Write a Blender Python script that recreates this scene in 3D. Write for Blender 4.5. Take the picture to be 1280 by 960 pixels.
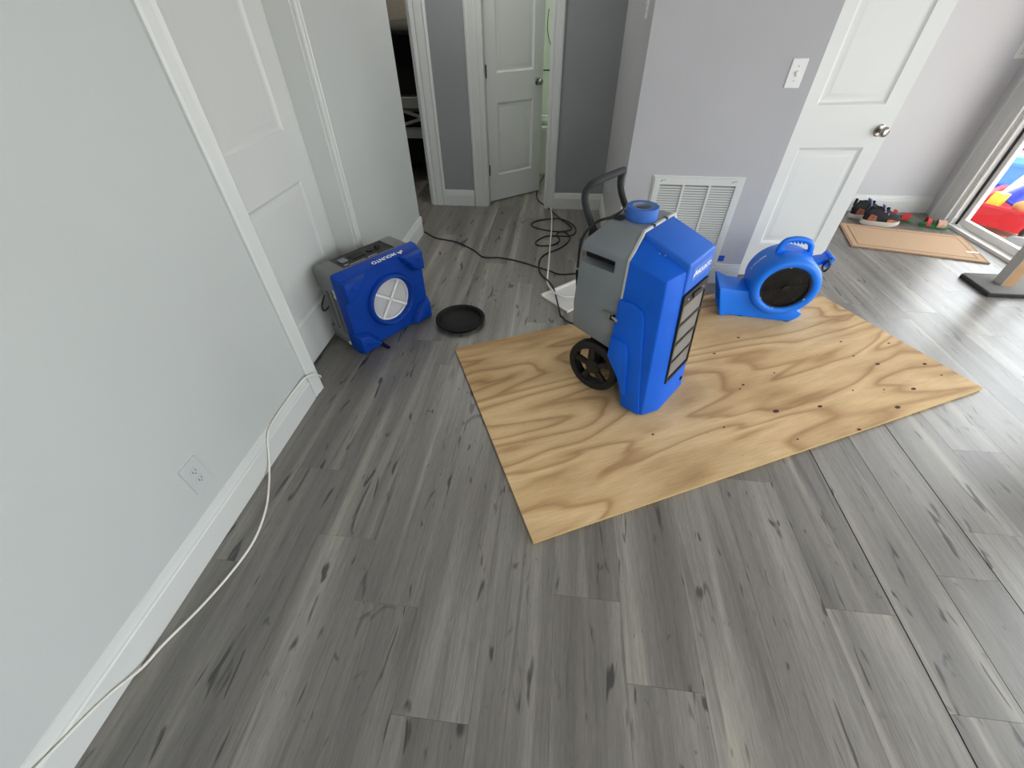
import bpy, bmesh, math, random
from mathutils import Vector, Matrix
random.seed(7)
for o in list(bpy.data.objects): bpy.data.objects.remove(o)
S = bpy.context.scene
C = S.collection
PI = math.pi
rad = math.radians

# ------------------------------------------------------------------ camera
cam_d = bpy.data.cameras.new('camera')
cam_d.sensor_fit = 'HORIZONTAL'; cam_d.sensor_width = 36; cam_d.lens = 14.495
cam_d.clip_start = 0.02; cam_d.clip_end = 200
cam = bpy.data.objects.new('camera', cam_d); C.objects.link(cam)
Rm = [[0.99399764, 0.06914766, -0.08477785], [0.10920404, -0.67366128, 0.73092746], [-0.00656963, -0.73579826, -0.67716893]]
M = Matrix(((Rm[0][0], -Rm[0][1], -Rm[0][2], 0), (Rm[1][0], -Rm[1][1], -Rm[1][2], 0), (Rm[2][0], -Rm[2][1], -Rm[2][2], 1.45), (0, 0, 0, 1)))
cam.matrix_world = M
S.camera = cam

# ------------------------------------------------------------------ world, light, exposure
W = bpy.data.worlds.new('overcast_sky'); S.world = W; W.use_nodes = True
bg = W.node_tree.nodes['Background']
bg.inputs[0].default_value = (0.945, 0.945, 1.0, 1); bg.inputs[1].default_value = 6.0
def portal(name, loc, rot, sx, sy):
    l = bpy.data.lights.new(name, 'AREA'); l.shape = 'RECTANGLE'; l.size = sx; l.size_y = sy
    l.cycles.is_portal = True
    o = bpy.data.objects.new(name, l); C.objects.link(o); o.location = loc; o.rotation_euler = rot
portal('daylight_slider', (3.47, 3.02, 1.03), (0, rad(90), 0), 2.0, 1.9)
portal('daylight_side_window', (3.47, 0.25, 1.10), (0, rad(90), 0), 2.0, 2.7)
portal('daylight_rear_window', (1.55, -2.48, 1.45), (rad(90), 0, 0), 2.9, 1.1)
S.view_settings.view_transform = 'Standard'; S.view_settings.look = 'None'
S.view_settings.gamma = 1; S.view_settings.use_curve_mapping = False
S.view_settings.exposure = 0.28
S.cycles.use_denoising = True
S.cycles.max_bounces = 10; S.cycles.diffuse_bounces = 6; S.cycles.transparent_max_bounces = 12
S.cycles.sample_clamp_indirect = 8

# ------------------------------------------------------------------ materials
def lin(c):
    f = lambda v: (v/255/12.92) if v/255 <= .04045 else ((v/255+.055)/1.055)**2.4
    return (f(c[0]), f(c[1]), f(c[2]), 1)
class NT:
    def __init__(s, name):
        s.m = bpy.data.materials.new(name); s.m.use_nodes = True
        s.t = s.m.node_tree; s.p = s.t.nodes['Principled BSDF']
    def n(s, typ, **k):
        nd = s.t.nodes.new(typ)
        for a, b in k.items():
            if a.startswith('_'): setattr(nd, a[1:], b)
            else: nd.inputs[a.replace('__', ' ')].default_value = b
        return nd
    def l(s, a, b): s.t.links.new(a, b)
def ramp(t, stops, src=None, interp='LINEAR'):
    r = t.n('ShaderNodeValToRGB'); e = r.color_ramp.elements; r.color_ramp.interpolation = interp
    while len(e) < len(stops): e.new(.5)
    for i, (p, c) in enumerate(stops): e[i].position = p; e[i].color = c if len(c) == 4 else (*c, 1)
    if src is not None: t.l(src, r.inputs[0])
    return r
def mixc(t, fac, a, b, mode='MIX'):
    m = t.n('ShaderNodeMix', _data_type='RGBA', _blend_type=mode)
    for sock, v in ((m.inputs[0], fac), (m.inputs[6], a), (m.inputs[7], b)):
        if hasattr(v, 'is_output'): t.l(v, sock)
        else: sock.default_value = v
    return m.outputs[2]
def mat(name, c, rough=.5, metal=0, var=.06, scale=8, bump=0, bscale=120, spec=.5, coat=0):
    t = NT(name); col = lin(c)
    co = t.n('ShaderNodeTexCoord')
    nz = t.n('ShaderNodeTexNoise', Scale=scale, Detail=4.0); t.l(co.outputs['Object'], nz.inputs['Vector'])
    dk = tuple(v*(1-var) for v in col[:3])+(1,); lt = tuple(min(1, v*(1+var)) for v in col[:3])+(1,)
    r = ramp(t, [(.3, dk), (.7, lt)], nz.outputs[0]); t.l(r.outputs[0], t.p.inputs['Base Color'])
    t.p.inputs['Roughness'].default_value = rough; t.p.inputs['Metallic'].default_value = metal
    t.p.inputs['Specular IOR Level'].default_value = spec
    if coat: t.p.inputs['Coat Weight'].default_value = coat
    if bump:
        b2 = t.n('ShaderNodeTexNoise', Scale=bscale, Detail=3.0); t.l(co.outputs['Object'], b2.inputs['Vector'])
        bp = t.n('ShaderNodeBump', Strength=bump, Distance=.002); t.l(b2.outputs[0], bp.inputs['Height']); t.l(bp.outputs[0], t.p.inputs['Normal'])
    return t.m
MT = {}
MT['wall'] = mat('white_wall_paint', (190, 194, 192), .7, var=.02, scale=2, bump=.12, bscale=160, spec=.3)
MT['wall2'] = mat('bright_white_paint', (200, 200, 203), .7, var=.02, scale=2, bump=.1, bscale=160, spec=.3)
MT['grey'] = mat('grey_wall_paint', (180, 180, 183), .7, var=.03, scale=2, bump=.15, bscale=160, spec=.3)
MT['trim'] = mat('white_trim_gloss', (208, 210, 207), .38, var=.015, scale=3)
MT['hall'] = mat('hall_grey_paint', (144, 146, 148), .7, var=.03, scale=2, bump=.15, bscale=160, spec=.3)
MT['ceil'] = mat('ceiling_paint', (232, 232, 230), .9, var=.01)
MT['green'] = mat('pale_green_bath_wall', (206, 213, 200), .6, var=.04)
MT['beige'] = mat('beige_bedroom_wall', (172, 164, 150), .9, var=.08, scale=40)
MT['porcelain'] = mat('porcelain', (238, 240, 236), .15, var=.01)
MT['blue'] = mat('blue_rotomoulded_plastic', (0, 94, 210), .5, var=.10, scale=5, bump=.10, bscale=260, spec=.3)
MT['blue_lid'] = mat('blue_lid_plastic', (30, 100, 204), .5, var=.06, scale=6, bump=.10, bscale=260, spec=.35)
MT['navy'] = mat('deep_blue_scrubber_plastic', (0, 58, 150), .5, var=.12, scale=7, bump=.14, bscale=220, spec=.25)
MT['sky'] = mat('bright_blue_fan_plastic', (10, 122, 240), .42, var=.06, scale=5, bump=.06, bscale=260)
MT['pgrey'] = mat('grey_moulded_plastic', (124, 130, 135), .55, var=.08, scale=6, bump=.14, bscale=240)
MT['pgrey2'] = mat('warm_grey_moulded_plastic', (116, 117, 116), .55, var=.08, scale=6, bump=.14, bscale=240)
MT['gasket'] = mat('pale_gasket', (190, 190, 184), .5)
MT['black'] = mat('black_plastic', (18, 18, 19), .45, var=.2)
MT['tray'] = mat('matt_black_tray', (12, 12, 13), .6, var=.2, spec=.25)
MT['rubber'] = mat('black_rubber', (14, 14, 15), .6, var=.2, bump=.2, bscale=90)
MT['foam'] = mat('black_foam_grip', (38, 39, 40), .75, var=.1, bump=.4, bscale=500)
MT['steel'] = mat('brushed_steel', (190, 190, 188), .3, metal=1)
MT['nickel'] = mat('satin_nickel', (170, 166, 160), .22, metal=1)
MT['dsteel'] = mat('dark_metal', (70, 68, 66), .35, metal=1)
MT['mesh'] = mat('pale_filter_mesh', (196, 190, 180), .6)
MT['white'] = mat('white_plastic', (232, 232, 230), .4, var=.01)
MT['outlet'] = mat('grey_outlet_plastic', (190, 192, 192), .45, var=.01)  # plate greyed towards the wall tone
MT['print'] = mat('white_print', (235, 238, 242), .6, var=.01)
MT['sticker'] = mat('lilac_blue_sticker', (70, 112, 205), .4, var=.02)
MT['filter'] = mat('pleated_white_filter', (226, 224, 224), .85, var=.03)
MT['cardboard'] = mat('grey_card_core', (140, 150, 165), .8)
MT['tape'] = mat('blue_masking_tape', (52, 104, 190), .65, var=.05, scale=30)
MT['tape_d'] = mat('blue_masking_tape_flat', (22, 66, 168), .7)
MT['cordk'] = mat('black_cord_rubber', (20, 20, 20), .5)
MT['cordw'] = mat('white_cable_jacket', (226, 222, 214), .5, var=.03)
MT['mat'] = mat('tan_woven_mat', (182, 152, 122), .95, var=.10, scale=90, bump=.6, bscale=300)
MT['matb'] = mat('brown_mat_border', (150, 122, 96), .95, var=.12, scale=90, bump=.6, bscale=300)
MT['carpet'] = mat('grey_carpet', (128, 128, 126), 1, var=.2, scale=260, bump=.9, bscale=500, spec=.1)
MT['carpetd'] = mat('dark_grey_carpet_edge', (66, 66, 66), 1, var=.2, scale=260, bump=.9, bscale=500, spec=.1)
MT['wood'] = mat('brown_post_wood', (176, 138, 96), .6, var=.12, scale=12)
MT['post_pale'] = mat('pale_grey_post_strip', (190, 186, 180), .9, var=.08, scale=80)
MT['red'] = mat('red_toy_plastic', (196, 24, 44), .4, var=.05)
MT['redd'] = mat('dark_red_strap', (176, 40, 44), .6, var=.1)
MT['toyblue'] = mat('blue_toy_plastic', (40, 60, 200), .4, var=.05)
MT['poolblue'] = mat('light_blue_plastic', (84, 146, 224), .45, var=.05)
MT['yellow'] = mat('yellow_toy_plastic', (240, 206, 60), .4, var=.05)
MT['lilac'] = mat('lilac_toy_plastic', (160, 140, 220), .4, var=.05)
MT['tan'] = mat('tan_toy', (190, 140, 80), .7, var=.15, scale=20)
MT['patio'] = mat('pale_patio_concrete', (214, 186, 160), .9, var=.08, scale=12, bump=.3)
MT['stucco'] = mat('pale_stucco', (206, 208, 206), .95, var=.05, scale=20, bump=.4)
MT['shoe'] = mat('black_knit', (30, 29, 34), .85, var=.3, scale=60, bump=.5, bscale=400)
MT['shoe2'] = mat('orange_purple_trim', (150, 86, 60), .8, var=.4, scale=30)
MT['lav'] = mat('lavender_tongue', (150, 146, 190), .85)
MT['sole'] = mat('grey_white_sole', (196, 190, 180), .7, var=.1)
MT['green_s'] = mat('green_sandal_foam', (52, 128, 76), .75, var=.1)
MT['floral'] = mat('multicolour_strap', (190, 150, 130), .8, var=.4, scale=60)
MT['bedding'] = mat('black_bedding', (16, 15, 17), .95, var=.2)
MT['pillow'] = mat('grey_pillow', (98, 97, 92), .95, var=.05)
MT['wwood'] = mat('white_painted_wood', (180, 180, 176), .6, var=.04)
MT['leaf'] = mat('dark_vine', (52, 62, 44), .7)
MT['sub'] = mat('dark_subfloor', (34, 32, 30), .9)
MT['alum'] = mat('white_aluminium_frame', (236, 236, 234), .35, var=.01)
MT['gask'] = mat('dark_glazing_gasket', (50, 50, 52), .6)

def m_glass():
    t = NT('clear_glass'); t.t.nodes.remove(t.p)
    out = t.t.nodes['Material Output']
    tr = t.n('ShaderNodeBsdfTransparent', Color=(.93, .96, .95, 1)); gl = t.n('ShaderNodeBsdfGlossy', Roughness=.02)
    lw = t.n('ShaderNodeLayerWeight', Blend=.5); pw = t.n('ShaderNodeMath', _operation='POWER'); pw.inputs[1].default_value = 5.0
    fr = t.n('ShaderNodeMath', _operation='MULTIPLY_ADD'); fr.inputs[1].default_value = .8; fr.inputs[2].default_value = .03; mx = t.n('ShaderNodeMixShader')
    t.l(lw.outputs['Facing'], pw.inputs[0]); t.l(pw.outputs[0], fr.inputs[0])
    t.l(fr.outputs[0], mx.inputs[0]); t.l(tr.outputs[0], mx.inputs[1]); t.l(gl.outputs[0], mx.inputs[2]); t.l(mx.outputs[0], out.inputs[0])
    return t.m
MT['glass'] = m_glass()

def m_plank():
    t = NT('grey_vinyl_plank')
    co = t.n('ShaderNodeTexCoord'); oi = t.n('ShaderNodeObjectInfo')
    off = t.n('ShaderNodeVectorMath', _operation='SCALE'); off.inputs[0].default_value = (31.7, 57.3, 11.1); t.l(oi.outputs['Random'], off.inputs['Scale'])
    add = t.n('ShaderNodeVectorMath', _operation='ADD'); t.l(co.outputs['Object'], add.inputs[0]); t.l(off.outputs[0], add.inputs[1])
    def nz(sc, det=3., rough=.5, dist=0.):
        mp = t.n('ShaderNodeMapping', Scale=sc); t.l(add.outputs[0], mp.inputs[0])
        n = t.n('ShaderNodeTexNoise', Scale=1., Detail=det, Roughness=rough, Distortion=dist); t.l(mp.outputs[0], n.inputs['Vector'])
        return n.outputs[0]
    band = nz((11, .55, 1), 2., .5, .3)
    base = ramp(t, [(.28, lin((104, 100, 95))), (.45, lin((119, 115, 110))), (.58, lin((132, 128, 122))), (.72, lin((160, 155, 145)))], band)
    grain = nz((75, 2.2, 1), 5., .7, .3)
    g = ramp(t, [(.3, (.70, .70, .70)), (.52, (1, 1, 1)), (.75, (1.12, 1.12, 1.11))], grain)
    c1 = mixc(t, .9, base.outputs[0], g.outputs[0], 'MULTIPLY')
    fine = nz((420, 22, 1), 3., .7)
    gf = ramp(t, [(.3, (.74, .74, .74)), (.7, (1.16, 1.16, 1.16))], fine)
    c2 = mixc(t, .85, c1, gf.outputs[0], 'MULTIPLY')
    streak = nz((30, 1.5, 1), 2., .5, .8)
    sr = ramp(t, [(.62, (0, 0, 0)), (.74, (.55, .55, .55))], streak)
    c3 = mixc(t, sr.outputs[0], c2, lin((76, 73, 70)))
    kn = nz((30, 5.5, 1), 1.5, .5, .9)
    kr = ramp(t, [(.655, (0, 0, 0)), (.72, (.92, .92, .92))], kn)
    c3b = mixc(t, kr.outputs[0], c3, lin((50, 48, 47)))
    kn2 = nz((14, 8.0, 1), 2., .55, 1.2)
    kr2 = ramp(t, [(.69, (0, 0, 0)), (.76, (.8, .8, .8))], kn2)
    c4 = mixc(t, kr2.outputs[0], c3b, lin((56, 54, 52)))
    br = t.n('ShaderNodeMapRange'); br.inputs['To Min'].default_value = .84; br.inputs['To Max'].default_value = 1.14
    r2 = t.n('ShaderNodeMath', _operation='FRACT'); r3 = t.n('ShaderNodeMath', _operation='MULTIPLY'); r3.inputs[1].default_value = 7.31
    t.l(oi.outputs['Random'], r3.inputs[0]); t.l(r3.outputs[0], r2.inputs[0]); t.l(r2.outputs[0], br.inputs[0])
    sc = t.n('ShaderNodeVectorMath', _operation='SCALE'); t.l(c4, sc.inputs[0]); t.l(br.outputs[0], sc.inputs['Scale'])
    t.l(sc.outputs[0], t.p.inputs['Base Color'])
    t.p.inputs['Specular IOR Level'].default_value = .8
    rr = ramp(t, [(.3, (.31,)*3), (.7, (.42,)*3)], grain); t.l(rr.outputs[0], t.p.inputs['Roughness'])
    bp = t.n('ShaderNodeBump', Strength=.22, Distance=.001); t.l(fine, bp.inputs['Height']); t.l(bp.outputs[0], t.p.inputs['Normal'])
    return t.m
MT['plank'] = m_plank()

def m_ply():
    t = NT('plywood_veneer')
    co = t.n('ShaderNodeTexCoord')
    def mp(sc, loc=(0, 0, 0)):
        m = t.n('ShaderNodeMapping', Scale=sc, Location=loc); t.l(co.outputs['Object'], m.inputs[0]); return m.outputs[0]
    wn = t.n('ShaderNodeTexNoise', Scale=1., Detail=2.5, Roughness=.5, Distortion=.5); t.l(mp((.62, 3.0, 1), (3.1, 1.7, 0)), wn.inputs['Vector'])
    mu = t.n('ShaderNodeMath', _operation='MULTIPLY'); mu.inputs[1].default_value = 9.0; t.l(wn.outputs[0], mu.inputs[0])
    sx = t.n('ShaderNodeSeparateXYZ'); t.l(co.outputs['Object'], sx.inputs[0])
    ad = t.n('ShaderNodeMath', _operation='MULTIPLY_ADD'); ad.inputs[1].default_value = 6.0; t.l(sx.outputs[1], ad.inputs[0]); t.l(mu.outputs[0], ad.inputs[2])
    pp = t.n('ShaderNodeMath', _operation='FRACT'); t.l(ad.outputs[0], pp.inputs[0])
    rings = ramp(t, [(0, lin((176, 141, 100))), (.18, lin((202, 170, 126))), (.55, lin((218, 188, 144))), (.84, lin((212, 180, 136))), (1, lin((176, 141, 100)))], pp.outputs[0])
    big = t.n('ShaderNodeTexNoise', Scale=1., Detail=3.); t.l(mp((1.6, 3.4, 1), (7.3, 2, 0)), big.inputs['Vector'])
    bgr = ramp(t, [(.32, (.76, .72, .66)), (.55, (1, 1, 1)), (.8, (1.08, 1.08, 1.06))], big.outputs[0])
    c1 = mixc(t, 1., rings.outputs[0], bgr.outputs[0], 'MULTIPLY')
    gn = t.n('ShaderNodeTexNoise', Scale=1., Detail=5., Roughness=.7); t.l(mp((8, 150, 1)), gn.inputs['Vector'])
    gr = ramp(t, [(.25, (.76, .74, .70)), (.6, (1.05, 1.05, 1.05))], gn.outputs[0])
    c2 = mixc(t, .75, c1, gr.outputs[0], 'MULTIPLY')
    st = t.n('ShaderNodeTexNoise', Scale=1., Detail=2.); t.l(mp((30, 60, 1)), st.inputs['Vector'])
    sr = ramp(t, [(.72, (0, 0, 0)), (.8, (1, 1, 1))], st.outputs[0])
    c3 = mixc(t, sr.outputs[0], c2, lin((120, 86, 58)))
    t.l(c3, t.p.inputs['Base Color']); t.p.inputs['Roughness'].default_value = .72
    t.p.inputs['Specular IOR Level'].default_value = .25
    bp = t.n('ShaderNodeBump', Strength=.2, Distance=.001); t.l(gn.outputs[0], bp.inputs['Height']); t.l(bp.outputs[0], t.p.inputs['Normal'])
    return t.m
MT['ply'] = m_ply()
def m_plyedge():
    t = NT('plywood_edge_layers')
    co = t.n('ShaderNodeTexCoord'); wv = t.n('ShaderNodeTexWave', _bands_direction='Z', Scale=55., Distortion=.6)
    t.l(co.outputs['Object'], wv.inputs['Vector'])
    r = ramp(t, [(.2, lin((176, 138, 84))), (.7, lin((226, 196, 136)))], wv.outputs[0]); t.l(r.outputs[0], t.p.inputs['Base Color'])
    t.p.inputs['Roughness'].default_value = .8
    return t.m
MT['plyedge'] = m_plyedge()
MT['knot'] = mat('dark_knot', (74, 48, 32), .9, var=.3, scale=60)

# ------------------------------------------------------------------ mesh helpers
def add_box(bm, x0, x1, y0, y1, z0, z1):
    v = [bm.verts.new(p) for p in ((x0,y0,z0),(x1,y0,z0),(x1,y1,z0),(x0,y1,z0),(x0,y0,z1),(x1,y0,z1),(x1,y1,z1),(x0,y1,z1))]
    for f in ((3,2,1,0),(4,5,6,7),(0,1,5,4),(1,2,6,5),(2,3,7,6),(3,0,4,7)): bm.faces.new([v[i] for i in f])
def boxes(*bs):
    bm = bmesh.new()
    for b in bs: add_box(bm, *b)
    return bm
def add_prism(bm, pts, a, b, axis='y'):
    """polygon pts (two coords) extruded along axis from a to b"""
    def P(p, h):
        return {'y': (p[0], h, p[1]), 'x': (h, p[0], p[1]), 'z': (p[0], p[1], h)}[axis]
    A = [bm.verts.new(P(p, a)) for p in pts]; B = [bm.verts.new(P(p, b)) for p in pts]
    bm.faces.new(A); bm.faces.new(B[::-1]); n = len(pts)
    for i in range(n): bm.faces.new((A[i], B[i], B[(i+1) % n], A[(i+1) % n]))
def prism(pts, a, b, axis='y'):
    bm = bmesh.new(); add_prism(bm, pts, a, b, axis); bmesh.ops.recalc_face_normals(bm, faces=bm.faces); return bm
def add_loft(bm, rings, cap=True):
    R = [[bm.verts.new(p) for p in r] for r in rings]; n = len(R[0])
    for a, b in zip(R, R[1:]):
        for i in range(n): bm.faces.new((a[i], a[(i+1) % n], b[(i+1) % n], b[i]))
    if cap: bm.faces.new(R[0][::-1]); bm.faces.new(R[-1])
def loft(rings, cap=True):
    bm = bmesh.new(); add_loft(bm, rings, cap); bmesh.ops.recalc_face_normals(bm, faces=bm.faces); return bm
def add_lathe(bm, prof, seg=32, axis='z', c=(0, 0, 0), closed=False):
    """prof: (r, h) pairs"""
    R = []
    for r, h in prof:
        ring = []
        for i in range(seg):
            a = 2*PI*i/seg; p, q = r*math.cos(a), r*math.sin(a)
            ring.append(bm.verts.new({'z': (c[0]+p, c[1]+q, c[2]+h), 'y': (c[0]+p, c[1]+h, c[2]+q), 'x': (c[0]+h, c[1]+p, c[2]+q)}[axis]))
        R.append(ring)
    for a, b in zip(R, R[1:]):
        for i in range(seg): bm.faces.new((a[i], a[(i+1) % seg], b[(i+1) % seg], b[i]))
    if closed:
        a, b = R[-1], R[0]
        for i in range(seg): bm.faces.new((a[i], a[(i+1) % seg], b[(i+1) % seg], b[i]))
    else:
        if prof[0][0] > 1e-5: bm.faces.new(R[0][::-1])
        if prof[-1][0] > 1e-5: bm.faces.new(R[-1])
def lathe(prof, seg=32, axis='z', c=(0, 0, 0), closed=False):
    bm = bmesh.new(); add_lathe(bm, prof, seg, axis, c, closed)
    bmesh.ops.remove_doubles(bm, verts=bm.verts, dist=1e-6); bmesh.ops.recalc_face_normals(bm, faces=bm.faces); return bm
def smooth_path(pts, sub=6, closed=False):
    P = [Vector(p) for p in pts]; n = len(P); out = []
    rng = range(n if closed else n-1)
    for i in rng:
        if closed: p0, p1, p2, p3 = P[(i-1) % n], P[i], P[(i+1) % n], P[(i+2) % n]
        else: p0, p1, p2, p3 = P[max(i-1, 0)], P[i], P[i+1], P[min(i+2, n-1)]
        for k in range(sub):
            t = k/sub
            out.append(.5*((2*p1)+(-p0+p2)*t+(2*p0-5*p1+4*p2-p3)*t*t+(-p0+3*p1-3*p2+p3)*t**3))
    if not closed: out.append(P[-1])
    return out
def add_tube(bm, pts, r, seg=8, sub=6, closed=False, smooth=True):
    P = smooth_path(pts, sub, closed) if smooth else [Vector(p) for p in pts]
    n = len(P); rings = []; up = None
    for i, p in enumerate(P):
        d = (P[(i+1) % n]-P[i-1]) if closed else (P[min(i+1, n-1)]-P[max(i-1, 0)])
        d.normalize()
        if up is None:
            up = Vector((0, 0, 1)) if abs(d.z) < .9 else Vector((1, 0, 0))
        s = d.cross(up)
        if s.length < 1e-4: s = d.cross(Vector((1, .3, 0)))
        s.normalize(); up = s.cross(d).normalized()
        rings.append([bm.verts.new(p+r*(math.cos(2*PI*k/seg)*s+math.sin(2*PI*k/seg)*up)) for k in range(seg)])
    pairs = list(zip(rings, rings[1:]))+([(rings[-1], rings[0])] if closed else [])
    for a, b in pairs:
        for k in range(seg): bm.faces.new((a[k], a[(k+1) % seg], b[(k+1) % seg], b[k]))
    if not closed: bm.faces.new(rings[0][::-1]); bm.faces.new(rings[-1])
def tube(pts, r, seg=8, sub=6, closed=False, smooth=True):
    bm = bmesh.new(); add_tube(bm, pts, r, seg, sub, closed, smooth); bmesh.ops.recalc_face_normals(bm, faces=bm.faces); return bm
def obj(name, bm, m, parent=None, bevel=0, seg=2, smooth=35, loc=None, rot=None):
    me = bpy.data.meshes.new(name)
    if bevel:
        es = [e for e in bm.edges if len(e.link_faces) == 2 and e.calc_face_angle(0) > rad(25)]
        bmesh.ops.bevel(bm, geom=es, offset=bevel, segments=seg, profile=.5, affect='EDGES', clamp_overlap=True)
    bm.to_mesh(me); bm.free()
    me.materials.append(MT[m] if isinstance(m, str) else m)
    if smooth: me.shade_smooth(); me.set_sharp_from_angle(angle=rad(smooth))
    o = bpy.data.objects.new(name, me); C.objects.link(o)
    if parent: o.parent = parent
    if loc: o.location = loc
    if rot: o.rotation_euler = rot
    return o
def cut(o, *cutters):
    """boolean-subtract bmesh cutters from mesh object o (applied)"""
    tmp = []
    for cb in cutters:
        bmesh.ops.recalc_face_normals(cb, faces=cb.faces)
        me = bpy.data.meshes.new('c'); cb.to_mesh(me); cb.free()
        c = bpy.data.objects.new('c', me); C.objects.link(c)
        if o.parent: c.parent = o.parent
        md = o.modifiers.new('b', 'BOOLEAN'); md.object = c; md.operation = 'DIFFERENCE'; md.solver = 'EXACT'; tmp.append(c)
    bpy.context.view_layer.update()
    dg = bpy.context.evaluated_depsgraph_get()
    nm = bpy.data.meshes.new_from_object(o.evaluated_get(dg)); o.modifiers.clear(); o.data = nm
    for c in tmp: bpy.data.objects.remove(c)
    nm.shade_smooth(); nm.set_sharp_from_angle(angle=rad(35))
def tag(o, label, cat, group=None, kind=None):
    o['label'] = label; o['category'] = cat
    if group: o['group'] = group
    if kind: o['kind'] = kind
    return o
def thing(name, label, cat, loc=(0, 0, 0), rz=0, group=None, kind=None):
    o = bpy.data.objects.new(name, None); C.objects.link(o); o.location = loc; o.rotation_euler = (0, 0, rz)
    o.empty_display_size = .05
    return tag(o, label, cat, group, kind)
def struct(name, bm, m, label, cat, **k):
    return tag(obj(name, bm, m, **k), label, cat, kind='structure')
def text(name, body, size, parent, loc, xa, ya, m, ext=.0004, align='LEFT'):
    cu = bpy.data.curves.new(name, 'FONT'); cu.body = body; cu.size = size; cu.extrude = ext; cu.align_x = align; cu.resolution_u = 3
    cu.offset = size*.018
    t = bpy.data.objects.new(name, cu); C.objects.link(t); bpy.context.view_layer.update()
    me = bpy.data.meshes.new_from_object(t.evaluated_get(bpy.context.evaluated_depsgraph_get()))
    bpy.data.objects.remove(t); me.materials.clear(); me.materials.append(MT[m])
    o = bpy.data.objects.new(name, me); C.objects.link(o); o.parent = parent
    xa = Vector(xa).normalized(); ya = Vector(ya); ya = (ya-xa*ya.dot(xa)).normalized(); za = xa.cross(ya)
    mm = Matrix((xa, ya, za)).transposed().to_4x4(); mm.translation = Vector(loc); o.matrix_local = mm
    return o
def logo(parent, s, loc, xa, ya, m='print'):
    pts = [(0, 0), (.18, .62), (.36, .38), (.62, .95), (.95, .55), (1.05, .1), (.86, .42), (.74, .2), (.6, .55), (.42, .1), (.28, .32)]
    bm = bmesh.new(); add_prism(bm, [(p[0]*s, p[1]*s) for p in pts], -.0003, .0004, 'z'); bmesh.ops.recalc_face_normals(bm, faces=bm.faces)
    o = obj('mountain_emblem', bm, m, parent, smooth=0)
    xa = Vector(xa).normalized(); ya = Vector(ya); ya = (ya-xa*ya.dot(xa)).normalized(); za = xa.cross(ya)
    mm = Matrix((xa, ya, za)).transposed().to_4x4(); mm.translation = Vector(loc); o.matrix_local = mm
    return o
def rrect(x0, x1, z0, z1, r, n=4):
    out = []
    for cx, cz, a0 in ((x1-r, z1-r, 0), (x0+r, z1-r, 90), (x0+r, z0+r, 180), (x1-r, z0+r, 270)):
        for k in range(n+1): a = rad(a0+90*k/n); out.append((cx+r*math.cos(a), cz+r*math.sin(a)))
    return out

# ------------------------------------------------------------------ the room shell
XL, YF, YC, YB, XR, XH = -1.165, 4.10, 2.76, 4.30, 3.38, .39     # left wall, hall end, grille wall, back wall, right wall, hall side
ZC = 2.44; TH = .115
# floor: subfloor + planks
fl = struct('floor', boxes((-2.6, XR+.1, -2.6, 6.4, -.06, -.005)), 'sub', 'grey wood-look plank floor running away from the camera', 'floor')
obj('plank_field', boxes((-1.3, XR+.09, -2.6, -.752, -.0052, 0)), 'plank', fl)['kind'] = 'stuff'
EX = [.07-.2195*k for k in range(11, 0, -1)]+[.07+.2195*k for k in range(0, 5)]+[1.1665, 1.372, 1.573, 1.785, 2.0, 2.215, 2.43, 2.645, 2.86, 3.075, 3.29, 3.47]
ENDS = {-.5885: .46, -.369: .183, .07: .548, .2895: .325, .7285: 1.08, 1.1665: .35, 1.573: .932, -.808: .67, -1.0275: .954, -1.247: .54, -.1495: .92, .509: .02, .948: .60, 1.372: .75, 1.785: .12}
WIDE = {1.1665: .0042, 1.372: .0018, 1.573: .0036}
cache = {}
def plank_mesh(w, l):
    key = (round(w, 4), round(l, 3))
    if key not in cache:
        me = bpy.data.meshes.new('plank'); a, b = w/2, l/2; i = .0003
        me.from_pydata([(-a,-b,-.005),(a,-b,-.005),(a,b,-.005),(-a,b,-.005),(-a,-b,-.0008),(a,-b,-.0008),(a,b,-.0008),(-a,b,-.0008),(-a+i,-b+i,0),(a-i,-b+i,0),(a-i,b-i,0),(-a+i,b-i,0)], [],
            [(0,1,5,4),(1,2,6,5),(2,3,7,6),(3,0,4,7),(4,5,9,8),(5,6,10,9),(6,7,11,10),(7,4,8,11),(8,9,10,11)])
        me.materials.append(MT['plank']); cache[key] = me
    return cache[key]
for x0, x1 in zip(EX, EX[1:]):
    xm = (x0+x1)/2
    e = next((v for k, v in ENDS.items() if abs(k-x0) < .02), random.uniform(0, 1.22))
    ya = 3.2 if xm < -1.4 else -.75
    yb = 6.2 if xm < -.95 else (5.9 if xm < .5 else 4.4)
    g0 = WIDE.get(round(x0, 4), .0002); g1 = WIDE.get(round(x1, 4), .0002)
    y = e-1.22*math.ceil((e-ya)/1.22)
    while y < yb:
        a, b = max(y, ya), min(y+1.22, yb)
        if b-a > .02:
            w = (x1-g1/2)-(x0+g0/2)
            o = bpy.data.objects.new('plank', plank_mesh(w, b-a-.0003)); C.objects.link(o); o.parent = fl
            o.location = ((x0+g0/2+x1-g1/2)/2, (a+b)/2, 0)
        y += 1.22
struct('ceiling', boxes((-2.6, XR+.1, -2.6, 6.4, ZC, ZC+.1)), 'ceil', 'plain white ceiling over the room', 'ceiling')
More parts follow.
